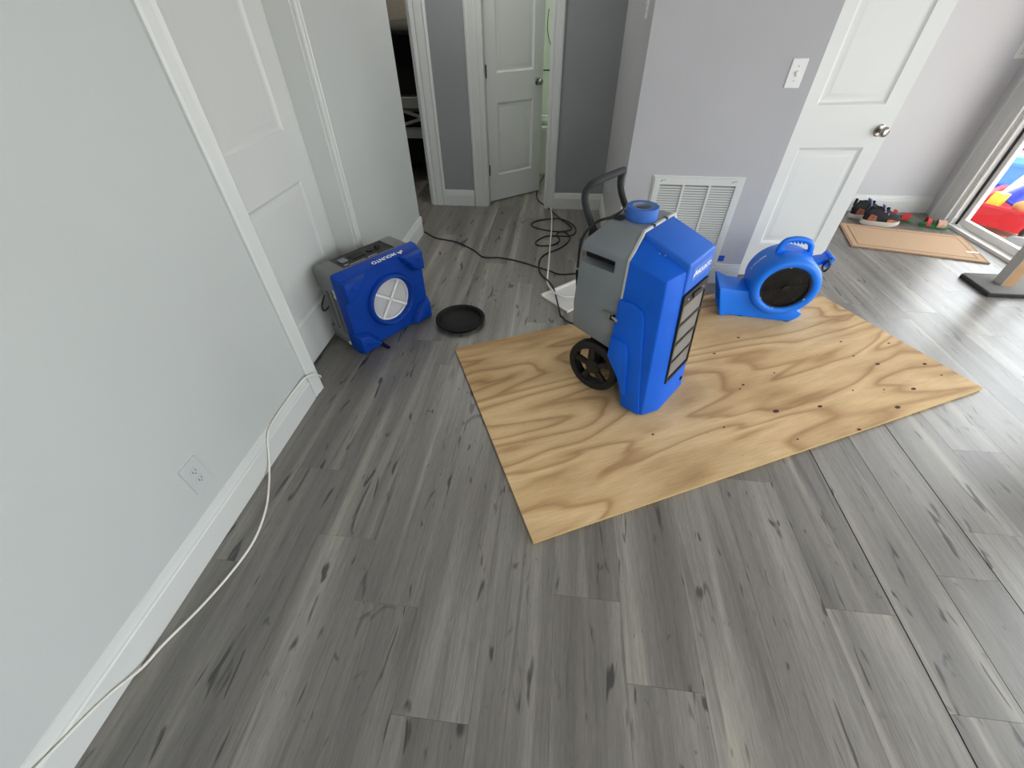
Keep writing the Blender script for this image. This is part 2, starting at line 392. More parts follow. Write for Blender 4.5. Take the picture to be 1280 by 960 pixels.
# left wall with the recessed door
D1a, D1b, XD = 1.44, 2.20, -1.28
struct('wall_left', boxes((XL-.25, XL, -2.6, D1a, 0, ZC), (XL-.25, XL, D1b, 3.40, 0, ZC), (XL-.25, XL, D1a, D1b, 2.05, ZC), (XL-.25, XD-.04, D1a, D1b, 0, 2.05)), 'wall', 'long white wall on the left side of the room', 'wall')
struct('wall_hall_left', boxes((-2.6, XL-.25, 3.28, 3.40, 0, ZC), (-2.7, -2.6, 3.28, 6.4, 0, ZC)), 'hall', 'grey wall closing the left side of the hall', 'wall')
# hall end wall with two doorways
B0, B1 = -.70, -.138      # bathroom doorway
E1 = -1.24                # right side of the bedroom doorway
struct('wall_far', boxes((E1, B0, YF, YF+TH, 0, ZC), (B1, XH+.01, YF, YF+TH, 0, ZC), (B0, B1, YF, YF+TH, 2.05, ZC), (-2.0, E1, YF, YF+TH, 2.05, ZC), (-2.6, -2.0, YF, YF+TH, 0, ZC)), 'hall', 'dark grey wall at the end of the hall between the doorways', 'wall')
struct('wall_center', boxes((XH, 1.25, YC, 4.42, 0, ZC)), 'grey', 'light grey wall with the return air grille and light switch', 'wall')
struct('wall_back', boxes((1.25, XR+.1, YB, YB+.12, 0, ZC)), 'wall2', 'bright white wall behind the shoes and door mat', 'wall')
SY0, SY1, SZ = 2.06, 4.02, 2.05     # sliding door opening
struct('wall_right', boxes((XR, XR+.12, SY1, YB+.12, 0, ZC), (XR, XR+.12, SY0, SY1, SZ, ZC), (XR, XR+.12, 1.6, SY0, 0, ZC), (XR, XR+.12, -1.1, 1.6, 0, .10), (XR, XR+.12, -1.1, 1.6, 2.12, ZC), (XR, XR+.12, -2.6, -1.1, 0, ZC)), 'wall2', 'white right wall holding the glass sliding door', 'wall')
struct('wall_rear', boxes((-1.4, .1, -2.6, -2.48, 0, ZC), (3.0, XR+.1, -2.6, -2.48, 0, ZC), (.1, 3.0, -2.6, -2.48, 0, .9), (.1, 3.0, -2.6, -2.48, 2.0, ZC)), 'wall', 'white wall with a window behind the camera', 'wall')
struct('wall_bathroom', boxes((-1.0, XH+.01, 5.92, 6.02, 0, ZC), (-1.0, -.9, YF+TH, 6.0, 0, ZC), (XH-.1, XH+.01, YF+TH, 6.0, 0, ZC)), 'green', 'pale green bathroom walls seen through the ajar door', 'wall')
struct('wall_bedroom', boxes((-2.6, -1.0, 6.2, 6.3, 0, ZC), (-1.06, -1.0, YF+TH, 6.3, 0, ZC)), 'beige', 'beige bedroom wall glimpsed through the doorway', 'wall')

# baseboards
BP = [(0, 0), (.014, 0), (.014, .098), (.011, .104), (.011, .112), (.0075, .12), (.0065, .128), (.004, .140), (0, .143)]
def base(bm, A, B, n):
    """profile swept from A to B (xy), n = outward normal (xy)"""
    add_loft(bm, [[(P[0]+n[0]*d, P[1]+n[1]*d, z) for d, z in BP] for P in (A, B)])
def baseboard(name, segs, label):
    bm = bmesh.new()
    for s in segs: base(bm, *s)
    bmesh.ops.recalc_face_normals(bm, faces=bm.faces)
    struct(name, bm, 'trim', label, 'baseboard', smooth=20)
baseboard('baseboard_left', [((XL, -2.5), (XL, 1.362), (1, 0)), ((XL, 2.268), (XL, 3.414), (1, 0)), ((XL+.014, 3.40), (XL-.3, 3.40), (0, 1))], 'white moulded baseboard along the left wall')
baseboard('baseboard_far', [((-1.105, YF), (-.825, YF), (0, -1)), ((-.068, YF), (XH, YF), (0, -1))], 'white baseboard along the hall end wall')
baseboard('baseboard_center', [((XH-.014, YC), (1.25, YC), (0, -1)), ((XH, YC-.014), (XH, YF), (-1, 0))], 'white baseboard under the return air grille')
baseboard('baseboard_back', [((1.25, YB), (XR, YB), (0, -1))], 'white baseboard behind the sneakers and sandals')

# casings
def casing_v(bm, p, along, out, w, z1=2.1, t=.017):
    """vertical casing: p start corner xy on wall, along = direction of width, out = wall normal"""
    prof = [(0, .003), (0, t), (w*.12, t), (w*.2, t*.8), (w*.3, t*.8), (w*.62, t*.72), (w*.74, t*.92), (w*.9, t*.86), (w, t*.4), (w, 0), (0, 0)]
    prof = [(w, 0), (w, t*.55), (w*.86, t*.8), (w*.8, t*.62), (w*.35, t*.9), (w*.3, t*.75), (w*.08, t), (0, t*.9), (0, 0)]
    pts = [(p[0]+along[0]*a+out[0]*d, p[1]+along[1]*a+out[1]*d) for a, d in prof]
    add_prism(bm, pts, 0, z1, 'z')
def trim(name, bm, label):
    bmesh.ops.recalc_face_normals(bm, faces=bm.faces); return struct(name, bm, 'trim', label, 'door trim', smooth=20)
bm = bmesh.new()
casing_v(bm, (XL, D1a), (0, -1), (1, 0), .072, t=.02); casing_v(bm, (XL, D1b), (0, 1), (1, 0), .066, t=.02)
add_box(bm, XD-.04, XL+.004, D1b-.012, D1b+.002, 0, 2.05); add_box(bm, XD-.04, XL+.004, D1a-.002, D1a+.012, 0, 2.05)
add_box(bm, XL, XL+.018, D1a-.07, D1b+.066, 2.05, 2.12)
trim('trim_1', bm, 'white casing and jambs around the recessed door in the left wall')
bm = bmesh.new()
casing_v(bm, (E1, YF), (1, 0), (0, -1), .132, t=.02); add_box(bm, E1-.018, E1+.004, YF-.006, YF+TH+.006, 0, 2.05); add_box(bm, E1-.028, E1-.018, YF+.05, YF+.062, 0, 2.05)
trim('trim_2', bm, 'white casing on the right of the dark bedroom doorway')
o = obj('strike_plate', boxes((E1-.0195, E1-.017, YF+.012, YF+.045, .88, .945)), 'dsteel', bpy.data.objects['trim_2'])
bm = bmesh.new()
casing_v(bm, (B0, YF), (-1, 0), (0, -1), .118, t=.02); casing_v(bm, (B1, YF), (1, 0), (0, -1), .084, t=.02)
add_box(bm, B0-.002, B0+.016, YF-.004, YF+TH+.004, 0, 2.05); add_box(bm, B1-.014, B1+.002, YF-.004, YF+TH+.004, 0, 2.05)
trim('trim_3', bm, 'white casing around the ajar bathroom doorway')

# doors -------------------------------------------------------------
def door(name, label, loc, rz, w, rails, side, knob_r=.026, kz=.93):
    d = thing(name, label, 'door', loc, rz, kind='structure'); t = .036; h = 2.03
    st, (lo0, lo1), (up0, up1) = rails
    bm = bmesh.new(); z0 = .012
    for b in ((0, st, 0, t, z0, h), (w-st, w, 0, t, z0, h), (st, w-st, 0, t, z0, lo0), (st, w-st, 0, t, lo1, up0), (st, w-st, 0, t, up1, h)): add_box(bm, *b)
    obj('slab', bm, 'trim', d, smooth=0)
    for (a, b) in ((lo0, lo1), (up0, up1)):
        def ring(i, y): return [(st+i, y, a+i), (w-st-i, y, a+i), (w-st-i, y, b-i), (st+i, y, b-i)]
        bm = bmesh.new(); R = [[bm.verts.new(p) for p in ring(i, y)] for i, y in ((0, 0), (.006, .004), (.014, .010), (.022, .011), (.05, .004), (.052, .004))]
        for p, q in zip(R, R[1:]):
            for i in range(4): bm.faces.new((p[i], p[(i+1) % 4], q[(i+1) % 4], q[i]))
        bm.faces.new(R[-1]); add_box(bm, st, w-st, t-.012, t-.004, a, b)
        bmesh.ops.recalc_face_normals(bm, faces=bm.faces)
        obj('panel', bm, 'trim', d, smooth=30)
    if side:
        kx = w-.06 if side > 0 else .06
        for s in (-1, 1):
            y = 0 if s < 0 else t
            k = obj('knob', lathe([(.0, .062*s), (.016, .060*s), (knob_r-.002, .052*s), (knob_r, .042*s), (knob_r-.006, .031*s), (.012, .024*s), (.010, .004*s)], 20, 'y'), 'nickel', d, loc=(kx, y, kz))
            obj('rosette', lathe([(.0, .008*s), (.026, .007*s), (.031, .003*s), (.031, 0)], 20, 'y'), 'nickel', k)
    return d
RL = ((.24, .82), (1.03, 1.90))
door('door_1', 'white two-panel door set back in the left wall behind the air scrubber', (XD, D1a+.012, 0), rad(90), D1b-D1a-.024, (.135, *RL), 0)
d2 = door('door_2', 'white two-panel bathroom door standing ajar at the end of the hall', (B0+.018, YF+.095, 0), rad(40.6), .60, (.105, *RL), 1, kz=.945)
for z in (.25, 1.0, 1.8):
    obj('hinge', boxes((-.004, .002, -.012, .004, z, z+.09)), 'dsteel', d2)
door('door_3', 'white two-panel door standing open beside the light switch', (1.272, 2.868, 0), rad(7.8), .585, (.10, *RL), 1, kz=.905)

# sliding glass door and windows ------------------------------------
def glazing(name, label, parts_frame, panes, gaskets=()):
    d = thing(name, label, 'glass door' if 'sliding' in label else 'window', kind='structure')
    for b in parts_frame: obj('frame_bar', boxes(b), 'alum', d, bevel=.002)
    for b in panes: obj('pane', boxes(b), 'glass', d, smooth=0)
    for b in gaskets: obj('gasket', boxes(b), 'gask', d, smooth=0)
    return d
ym = (SY0+SY1)/2
glazing('window_1', 'white framed sliding glass door opening to the patio toys',
    [(XR+.01, XR+.11, SY1-.035, SY1, 0, SZ), (XR+.01, XR+.11, SY0, SY0+.035, 0, SZ), (XR+.01, XR+.11, SY0+.035, SY1-.035, SZ-.035, SZ), (XR-.012, XR+.12, SY0+.035, SY1-.035, -.004, .022),
     (XR+.06, XR+.095, SY1-.095, SY1-.045, .03, SZ-.04), (XR+.06, XR+.095, ym-.03, ym+.03, .03, SZ-.04), (XR+.06, XR+.095, ym+.03, SY1-.095, .024, .075), (XR+.06, XR+.095, ym+.03, SY1-.095, SZ-.11, SZ-.04),
     (XR+.02, XR+.055, SY0+.04, SY0+.09, .03, SZ-.04), (XR+.02, XR+.055, ym-.05, ym, .03, SZ-.04), (XR+.02, XR+.055, SY0+.09, ym-.05, .024, .075), (XR+.02, XR+.055, SY0+.09, ym-.05, SZ-.11, SZ-.04)],
    [(XR+.076, XR+.080, ym+.02, SY1-.09, .07, SZ-.1), (XR+.036, XR+.040, SY0+.085, ym-.04, .07, SZ-.1)],
    [(XR+.05, XR+.06, SY1-.052, SY1-.036, .022, SZ-.04)])
glazing('window_2', 'large white framed window in the right wall nearer the camera',
    [(XR+.02, XR+.1, -1.1, -1.04, .10, 2.12), (XR+.02, XR+.1, 1.54, 1.6, .10, 2.12), (XR+.02, XR+.1, -1.04, 1.54, .10, .16), (XR+.02, XR+.1, -1.04, 1.54, 2.06, 2.12), (XR+.02, XR+.1, .22, .28, .16, 2.06)],
    [(XR+.058, XR+.062, -1.05, .23, .15, 2.07), (XR+.058, XR+.062, .27, 1.55, .15, 2.07)])
glazing('window_3', 'wide white framed window behind the camera',
    [(.1, .16, -2.58, -2.5, .9, 2.0), (2.94, 3.0, -2.58, -2.5, .9, 2.0), (.16, 2.94, -2.58, -2.5, .9, .96), (.16, 2.94, -2.58, -2.5, 1.94, 2.0), (1.82, 1.88, -2.58, -2.5, .96, 1.94)],
    [(.15, 1.83, -2.542, -2.538, .95, 1.95), (1.87, 2.95, -2.542, -2.538, .95, 1.95)])
bm = bmesh.new()
casing_v(bm, (XR, SY1), (0, 1), (-1, 0), .20, z1=2.12, t=.028)
add_box(bm, XR-.004, XR+.012, SY1-.006, SY1+.004, 0, SZ)
trim('trim_4', bm, 'wide white casing on the far side of the sliding door')

# ------------------------------------------------------------------ plywood sheet
PA = rad(25.495)
ply = thing('plywood_sheet', 'large tan plywood sheet lying under the dehumidifier and fan', 'plywood', (.823, 1.782, 0), PA)
obj('core', boxes((-1.211, 1.211, -.6045, .6045, .001, .0165)), 'plyedge', ply)
obj('face_veneer', boxes((-1.213, 1.213, -.6065, .6065, .0165, .018)), 'ply', ply)
def ply_local(x, y):
    dx, dy = x-.823, y-1.782
    return dx*math.cos(PA)+dy*math.sin(PA), -dx*math.sin(PA)+dy*math.cos(PA)
for (x, y, r) in ((1.091,1.484,0.013),(1.312,1.539,0.010),(1.677,1.571,0.012),(1.829,1.716,0.011),(1.755,1.904,0.011),(2.004,1.929,0.010),(1.424,1.403,0.009),(0.992,1.660,0.007),(0.967,1.627,0.005),(1.182,1.773,0.005),(1.662,1.963,0.006),(1.654,2.094,0.007),(1.916,2.105,0.007),(2.034,1.841,0.006),(1.085,2.076,0.008),(0.910,1.908,0.007),(1.125,1.315,0.005),(0.819,1.354,0.005),(1.523,1.673,0.005),(1.680,1.695,0.005),(0.490,1.277,0.006)):
    u, v = ply_local(x, y)
    obj('knot', lathe([(r*1.0, 0), (r, .0003), (r*.5, .0005), (0, .0005)], 10), 'knot', ply, loc=(u, v, .018)).scale = (1.35, .75, 1)

# ------------------------------------------------------------------ dehumidifier
dh = thing('dehumidifier', 'tall blue and grey portable dehumidifier standing on the plywood', 'dehumidifier', (.449, 1.381, .018), rad(-36))
VC = .205
def mir(pts): return pts
def dv(u, h, w): return (u, VC-h, w)
# blue front shell
side = [(-.215, .712), (-.05, .68), (0, 0.004), (-.11, 0.004), (-.125, .06), (-.158, .163), (-.226, .265)]
bm = bmesh.new(); H = .203
A = [bm.verts.new((u, VC-H, w)) for u, w in side]; B = [bm.verts.new((u, VC+H, w)) for u, w in side]
F = [bm.verts.new(p) for p in ((-.215, VC-.117, .778), (-.02, VC-.117, .70), (.042, VC-.117, .004), (-.215, VC+.117, .778), (-.02, VC+.117, .70), (.042, VC+.117, .004))]
fs = [A, B[::-1], (A[1], F[1], F[2], A[2]), (B[1], B[2], F[5], F[4]), (A[0], F[0], F[1], A[1]), (B[0], B[1], F[4], F[3]), (F[0], F[3], F[4], F[1]), (F[1], F[4], F[5], F[2]),
      (A[2], F[2], F[5], B[2], B[3], A[3]), (A[0], A[6], B[6], B[0], F[3], F[0])]
for i in (3, 4, 5): fs.append((A[i], A[i+1], B[i+1], B[i]))
for f in fs: bm.faces.new(f)
bmesh.ops.recalc_face_normals(bm, faces=bm.faces)
obj('front_shell', bm, 'blue', dh, bevel=.007, seg=3)
for s in (-1, 1):
    def side_y(h): return VC+s*h
    for poly, h in (([(-.221, .548), (-.15, .55), (-.115, .535), (-.098, .50), (-.036, .13), (-.012, .006), (-.108, .006), (-.122, .06), (-.155, .165), (-.224, .262)], .214),
                    ([(-.221, .368), (-.165, .366), (-.14, .35), (-.128, .315), (-.096, .092), (-.119, .09), (-.152, .168), (-.221, .262)], .226)):
        bm = bmesh.new(); add_prism(bm, poly, side_y(.198), side_y(h)); bmesh.ops.recalc_face_normals(bm, faces=bm.faces)
        obj('wheel_arch_step', bm, 'blue', dh, bevel=.006, seg=2)
# lid
lp = [(-.216, .795), (-.012, .728), (-.004, .606), (-.03, .60), (-.216, .74)]
lid = obj('lid', prism(lp, VC-.116, VC+.116), 'blue_lid', dh, bevel=.008, seg=3)
fx, fy = Vector((0, 1, 0)), Vector((-.008, 0, .122)).normalized()
nrm = fx.cross(fy)
def lidp(v, w): return Vector((-.004-.008*(w-.606)/.122, VC+v, w))+nrm*.0008
bm = bmesh.new(); add_box(bm, 0, .165, 0, .058, -.0002, .0006)
st = obj('brand_sticker', bm, 'sticker', dh, smooth=0)
mm = Matrix((fx, fy, nrm)).transposed().to_4x4(); mm.translation = lidp(-.075, .645); st.matrix_local = mm
logo(st, .032, (.006, .012, .0008), (1, 0, 0), (0, 1, 0)); text('brand_lettering', 'MOUNTO', .0285, st, (.042, .015, .0008), (1, 0, 0), (0, 1, 0), 'print')
for v in (-.02, .004): obj('screw', lathe([(.0035, 0), (.003, .002), (0, .0025)], 8), 'steel', dh, loc=(-.115+v, VC-.125, .7385), rot=(rad(38), 0, 0))
# intake grille on the front
g0, g1 = Vector((-.004, 0, .60)), Vector((.030, 0, .165))
gd = (g1-g0).normalized(); gn = Vector((0, 1, 0)).cross(-gd)
def gmat(o):
    mm = Matrix((Vector((0, 1, 0)), -gd, gn)).transposed().to_4x4(); mm.translation = Vector((.0305, VC, .165)); o.matrix_local = mm
GL = (g1-g0).length
gf = boxes((-.112, -.100, 0, GL, -.006, .004), (.100, .112, 0, GL, -.006, .004), (-.1, .1, 0, .016, -.006, .004), (-.1, .1, GL-.05, GL, -.006, .004))
o = obj('grille_frame', gf, 'black', dh, bevel=.0015); gmat(o); grille = o
o = obj('grille_backing', boxes((-.1, .1, .016, GL-.05, -.006, -.003)), 'black', grille)
n = 4; step = (GL-.066)/n
for k in range(1, n):
    y = .016+step*k; obj('grille_bar', boxes((-.1, .1, y-.006, y+.006, -.004, .003)), 'black', grille)
bm = bmesh.new()
for k in range(n):
    y0, y1 = .016+step*k+.006, .016+step*(k+1)-.006
    for sgn in (-1, 1):
        x = -.1-(y1-y0)
        while x < .1+(y1-y0):
            xa, xb, ya_, yb_ = x, x+(y1-y0), y0, y1
            # clip to the band
            if xa < -.099: ya_ += (-.099-xa); xa = -.099
            if xb > .099: yb_ -= (xb-.099); xb = .099
            if xb-xa > .003:
                p, q = ((xa, ya_), (xb, yb_))
                if sgn < 0: p, q = (xa, y0+y1-ya_), (xb, y0+y1-yb_)
                d = Vector((q[0]-p[0], q[1]-p[1])).normalized(); nn = Vector((-d.y, d.x))*.0008
                vs = [bm.verts.new((a[0]+e*nn.x, a[1]+e*nn.y, -.001)) for a, e in ((p, 1), (q, 1), (q, -1), (p, -1))]
                bm.faces.new(vs)
            x += .0105
o = obj('wire_mesh', bm, 'mesh', grille, smooth=0); o['kind'] = 'stuff'
obj('pull_handle', boxes((-.032, .032, GL-.036, GL-.016, .003, .010)), 'rubber', grille, bevel=.004)
for sx in (-1, 1): obj('screw', lathe([(.005, 0), (.004, .003), (0, .0035)], 10), 'steel', grille, loc=(sx*.07, GL-.028, .004))
obj('drain_port', lathe([(.012, -.004), (.012, .004), (.007, .004), (.007, .001), (0, .001)], 12, 'x'), 'black', dh, loc=(.036, VC+.09, .07))
# grey rear shell
RG = [(-.213, .268), (-.213, .708), (-.213, .722), (-.43, .722), (-.446, .30)]
bm = bmesh.new(); hb, ht = .193, .200
def ring(u, w, h): return [bm.verts.new((u, VC-h, w)), bm.verts.new((u, VC+h, w))]
a0, a1 = ring(-.213, .268, .188), ring(-.446, .300, .182)
m0, m1 = ring(-.213, .43, .2), ring(-.449, .44, .196)
b0, b1 = ring(-.213, .715, .2), ring(-.437, .722, .19)
c0, c1 = ring(-.213, .803, .122), ring(-.375, .803, .105)
for lo, hi in (((a0, a1), (m0, m1)), ((m0, m1), (b0, b1)), ((b0, b1), (c0, c1))):
    for s in (0, 1): bm.faces.new((lo[0][s], lo[1][s], hi[1][s], hi[0][s]))
    bm.faces.new((lo[1][0], lo[1][1], hi[1][1], hi[1][0])); bm.faces.new((lo[0][0], lo[0][1], hi[0][1], hi[0][0]))
bm.faces.new((a0[0], a0[1], a1[1], a1[0])); bm.faces.new((c0[0], c0[1], c1[1], c1[0]))
bmesh.ops.recalc_face_normals(bm, faces=bm.faces)
rs = obj('rear_shell', bm, 'pgrey', dh, bevel=.008, seg=3)
cut(rs, boxes((-.47, -.272, VC-.25, VC-.130, .638, .688)), boxes((-.47, -.272, VC+.130, VC+.25, .638, .688)), boxes((-.385, -.33, VC-.1, VC-.035, .796, .82)))
for s in (-1, 1): obj('grip_pocket_shade', boxes((-.445, -.274, VC+s*.134-.004, VC+s*.134+.004, .640, .686)), 'black', dh)  # black plate puts the shade of the grip slot into colour
obj('control_socket', boxes((-.384, -.331, VC-.098, VC-.037, .790, .8015)), 'black', dh, bevel=.002)
# gasket along the seam
gp = [(.190, .27), (.2015, .43), (.2025, .712), (.123, .803), (-.123, .803), (-.2025, .712), (-.2015, .43), (-.190, .27)]
bm = bmesh.new()
out = [(VC-h*1.012, .5+(w-.5)*1.006+.0015) for h, w in gp]
inn = [(VC-h*.96, .5+(w-.5)*.975) for h, w in gp]
va = [[bm.verts.new((u, y, w)) for y, w in out] for u in (-.219, -.210)]; vi = [[bm.verts.new((u, y, w)) for y, w in inn] for u in (-.219, -.210)]
for i in range(len(gp)-1):
    bm.faces.new((va[0][i], va[0][i+1], va[1][i+1], va[1][i])); bm.faces.new((va[0][i], vi[0][i], vi[0][i+1], va[0][i+1])); bm.faces.new((va[1][i], va[1][i+1], vi[1][i+1], vi[1][i])); bm.faces.new((vi[0][i], vi[1][i], vi[1][i+1], vi[0][i+1]))
bmesh.ops.recalc_face_normals(bm, faces=bm.faces); obj('seam_gasket', bm, 'gasket', dh)
for v in (-.055, .045): obj('gasket_clip', boxes((-.222, -.206, VC+v-.006, VC+v+.006, .800, .8075)), 'black', dh, bevel=.002)
# latches
for s in (-1, 1):
    y = VC+s*.2
    la = obj('latch', boxes((-.284, -.236, y-.012 if s < 0 else y-.004, y+.012 if s > 0 else y+.004, .446, .468)), 'steel', dh, bevel=.002)
    la.rotation_euler = (0, 0, 0)
    bm = bmesh.new(); yy = y+s*.009
    add_tube(bm, [(-.236, yy, .455), (-.205, yy+s*.008, .447)], .0065, 8, 1, smooth=False); obj('latch_lever', bm, 'steel', la)
    obj('latch_base', boxes((-.246, -.224, yy-.005, yy+.005, .440, .462)), 'dsteel', la, bevel=.002)
    obj('latch_keeper', boxes((-.206, -.196, y+s*.004-.006, y+s*.004+.012*max(s, 0)+.006, .436, .456)), 'steel', la, bevel=.002)
# handle
hp = [(-.40, .715), (-.428, .742), (-.462, .790), (-.486, .835), (-.494, .872), (-.486, .902), (-.472, .915)]
ya0, ya1 = VC-.122, VC+.145
path = [(u, ya0, w) for u, w in hp[:5]]+[(-.487, ya0+.008, .900), (-.474, ya0+.030, .917)]+[(-.471, VC, .92)]+[(-.474, ya1-.03, .917), (-.487, ya1-.008, .900)]+[(u, ya1, w) for u, w in reversed(hp[:5])]
obj('handle', tube(path, .0145, 10, 5), 'foam', dh)
for y in (ya0, ya1): obj('handle_bracket', boxes((-.445, -.385, y-.016, y+.016, .70, .752)), 'black', dh, bevel=.006)
# wheels and carriage
def wheel(y0, y1):
    r = .135; s = 1 if y1 > y0 else -1
    w = obj('wheel', lathe([(r*.74, 0), (r*.80, -.004*s), (r*.93, -.004*s), (r, .006*s), (r, abs(y1-y0)*s-.004*s), (r*.93, abs(y1-y0)*s), (r*.74, abs(y1-y0)*s)], 40, 'y', closed=True), 'rubber', dh, loc=(-.300, y0, .136))
    for k in range(5):
        a = 2*PI*k/5+.5; c, sn = math.cos(a), math.sin(a)
        bm = bmesh.new(); hw0, hw1 = .013, .018
        pts = [(c*.03-sn*hw0, sn*.03+c*hw0), (c*.104-sn*hw1, sn*.104+c*hw1), (c*.104+sn*hw1, sn*.104-c*hw1), (c*.03+sn*hw0, sn*.03-c*hw0)]
        add_prism(bm, pts, .006*s, .022*s); bmesh.ops.recalc_face_normals(bm, faces=bm.faces); obj('spoke', bm, 'black', w, bevel=.003)
    obj('hub', lathe([(0, -.004*s), (.018, -.003*s), (.036, .002*s), (.04, .012*s), (.04, .04*s), (0, .04*s)], 20, 'y'), 'black', w)
wheel(.002, .05); wheel(2*VC-.002, 2*VC-.05)
obj('carriage', boxes((-.40, -.15, .13, 2*VC-.13, .06, .30)), 'black', dh, bevel=.01)
obj('axle', tube([(-.300, .01, .136), (-.300, 2*VC-.01, .136)], .012, 10, 1, smooth=False), 'dsteel', dh)
for s in (-1, 1): obj('rubber_foot', boxes((-.09, -.04, VC+s*.15-.02, VC+s*.15+.02, .0003, .010)), 'rubber', dh)
obj('rear_cable', tube([(-.452, .02, .60), (-.455, .035, .72), (-.42, .07, .785), (-.37, .10, .812), (-.37, .17, .814), (-.385, .24, .812), (-.40, .30, .80)], .0055, 8), 'cordk', dh)

# tape roll on top
tr = thing('tape_roll', 'roll of blue masking tape resting on top of the dehumidifier', 'tape', (.449+(-.288)*math.cos(rad(-36))-.185*math.sin(rad(-36)), 1.381+(-.288)*math.sin(rad(-36))+.185*math.cos(rad(-36)), .018+.8035))
obj('tape_winding', lathe([(.041, 0), (.061, .0005), (.0625, .003), (.0625, .046), (.061, .0485), (.041, .0485)], 40, closed=True), 'tape', tr)
obj('paper_core', lathe([(.038, .001), (.041, .001), (.041, .0482), (.038, .0482)], 40, closed=True), 'cardboard', tr)
bm = bmesh.new()
for k in range(5):
    a0, a1 = 2.2+k*.30, 2.2+k*.30+.2
    vs = [bm.verts.new((.0378*math.cos(a), .0378*math.sin(a), z)) for a, z in ((a0, .016), (a1, .016), (a1, .034), (a0, .034))]; bm.faces.new(vs)
obj('core_print', bm, 'print', tr, smooth=0)

# ------------------------------------------------------------------ air scrubber
sc = thing('air_scrubber', 'boxy blue and grey air scrubber with round white filter opening against the door', 'air scrubber', (-1.037, 1.704, 0), rad(56.7))
W_, H_ = .535, .455
rings = [[(u, y, w) for u, w in rrect(x0, x1, z0, z1, r)] for y, x0, x1, z0, z1, r in ((.088, 0, W_, .006, .468, .018), (.060, 0, W_, .004, .464, .018), (.034, .010, W_-.010, .006, .444, .02))]
bl = obj('front_shell', loft(rings), 'navy', sc)
CU, CW = .281, .225
def cyl_y(c, r, y0, y1, seg=48):
    bm = bmesh.new(); add_lathe(bm, [(r, y0), (r, y1)], seg, 'y', (c[0], 0, c[1])); return bm
cut(bl, cyl_y((CU, CW), .127, -.05, .07))
obj('dish', lathe([(.178, .0345), (.170, .040), (.156, .040), (.151, .020), (.146, .012), (.137, .008), (.130, .012), (.1245, .022), (.1245, .07), (.129, .07), (.129, .043), (.178, .043)], 56, 'y', (CU, 0, CW), closed=True), 'navy', sc)
def boss(flipu, flipw):
    P = [(.004, .006), (.155, .006), (.140, .045), (.118, .060), (.098, .098), (.075, .118), (.004, .132)]
    Q = [(.016, .012), (.135, .012), (.122, .036), (.104, .048), (.086, .084), (.066, .100), (.016, .112)]
    f = lambda p: ((W_-p[0]) if flipu else p[0], (.448-p[1]) if flipw else p[1])
    r = [[(*f(p)[:1], .056, f(p)[1]) for p in P], [(f(p)[0], .030, f(p)[1]) for p in P], [(f(p)[0], -.004, f(p)[1]) for p in Q]]
    b = obj('corner_boss', loft(r), 'navy', sc, bevel=.004, seg=2)
    c = f((.055, .05))
    obj('boss_screw', lathe([(.013, .001), (.013, -.003), (.008, -.003), (.006, .001), (0, .001)], 14, 'y'), 'navy', b, loc=(c[0], -.004, c[1]))
for a in (0, 1):
    for b in (0, 1): boss(a, b)
# filter with pleats and cross bars
bm = bmesh.new(); n = 15; rr = .1275
for k in range(n):
    x0 = -rr+2*rr*k/n; x1 = x0+2*rr/n; xm = (x0+x1)/2
    for a, b, ya_, yb_ in ((x0, xm, .062, .042), (xm, x1, .042, .062)):
        ha = math.sqrt(max(0, rr*rr-a*a)); hb2 = math.sqrt(max(0, rr*rr-b*b))
        vs = [bm.verts.new(p) for p in ((CU+a, ya_, CW-ha), (CU+b, yb_, CW-hb2), (CU+b, yb_, CW+hb2), (CU+a, ya_, CW+ha))]
        bm.faces.new(vs)
bmesh.ops.remove_doubles(bm, verts=bm.verts, dist=1e-5)
ft = obj('pleated_filter', bm, 'filter', sc, smooth=0)
for ang in (52, -38):
    c, s = math.cos(rad(ang)), math.sin(rad(ang))
    pts = [(CU+c*e*.125-s*f*.0065, CW+s*e*.125+c*f*.0065) for e, f in ((-1, -1), (1, -1), (1, 1), (-1, 1))]
    obj('cross_bar', prism(pts, .036, .042), 'white', ft)
obj('filter_rim', lathe([(.114, .0405), (.1265, .0400), (.1265, .044), (.114, .044)], 48, 'y', (CU, 0, CW), closed=True), 'white', sc)
obj('filter_backing', lathe([(.1268, .064), (.1268, .066), (0, .066)], 40, 'y', (CU, 0, CW)), 'filter', sc)
# grey rear body
rings = [[(u, y, w) for u, w in rrect(.008, W_-.008, .006, H_, .025)] for y in (.086, .27)]+[[(u, .284, w) for u, w in rrect(.02, W_-.02, .016, H_-.01, .025)]]
gb = obj('rear_shell', loft(rings), 'pgrey2', sc)
cs = []
for s in (0, 1):
    X = (lambda a, b: (a, b)) if s == 0 else (lambda a, b: (W_-b, W_-a))
    cs += [boxes((*X(-.05, .05), .232, .32, .10, .345)), boxes((*X(-.05, .03), .118, .150, .095, .36)), boxes((*X(-.05, .03), .172, .205, .11, .345))]
cs.append(boxes((.105, .435, .125, .30, .438, .50)))
cut(gb, *cs)
for s in (0, 1):
    for v0, v1, w0, w1 in ((.120, .148, .098, .357), (.174, .203, .113, .342)):
        x = .024 if s == 0 else W_-.030
        obj('slot_shade', boxes((x, x+.006, v0, v1, w0, w1)), 'black', sc)  # black plates paint the shade inside the side slots
cp = obj('control_panel', boxes((.108, .432, .128, .278, .430, .449)), 'black', sc, bevel=.002)
obj('dial', lathe([(.017, 0), (.015, .016), (0, .017)], 16), 'rubber', cp, loc=(.375, .21, .449))
obj('gauge', lathe([(.022, 0), (.022, .006), (.018, .007), (.017, .004), (0, .004)], 20), 'dsteel', cp, loc=(.325, .21, .449))
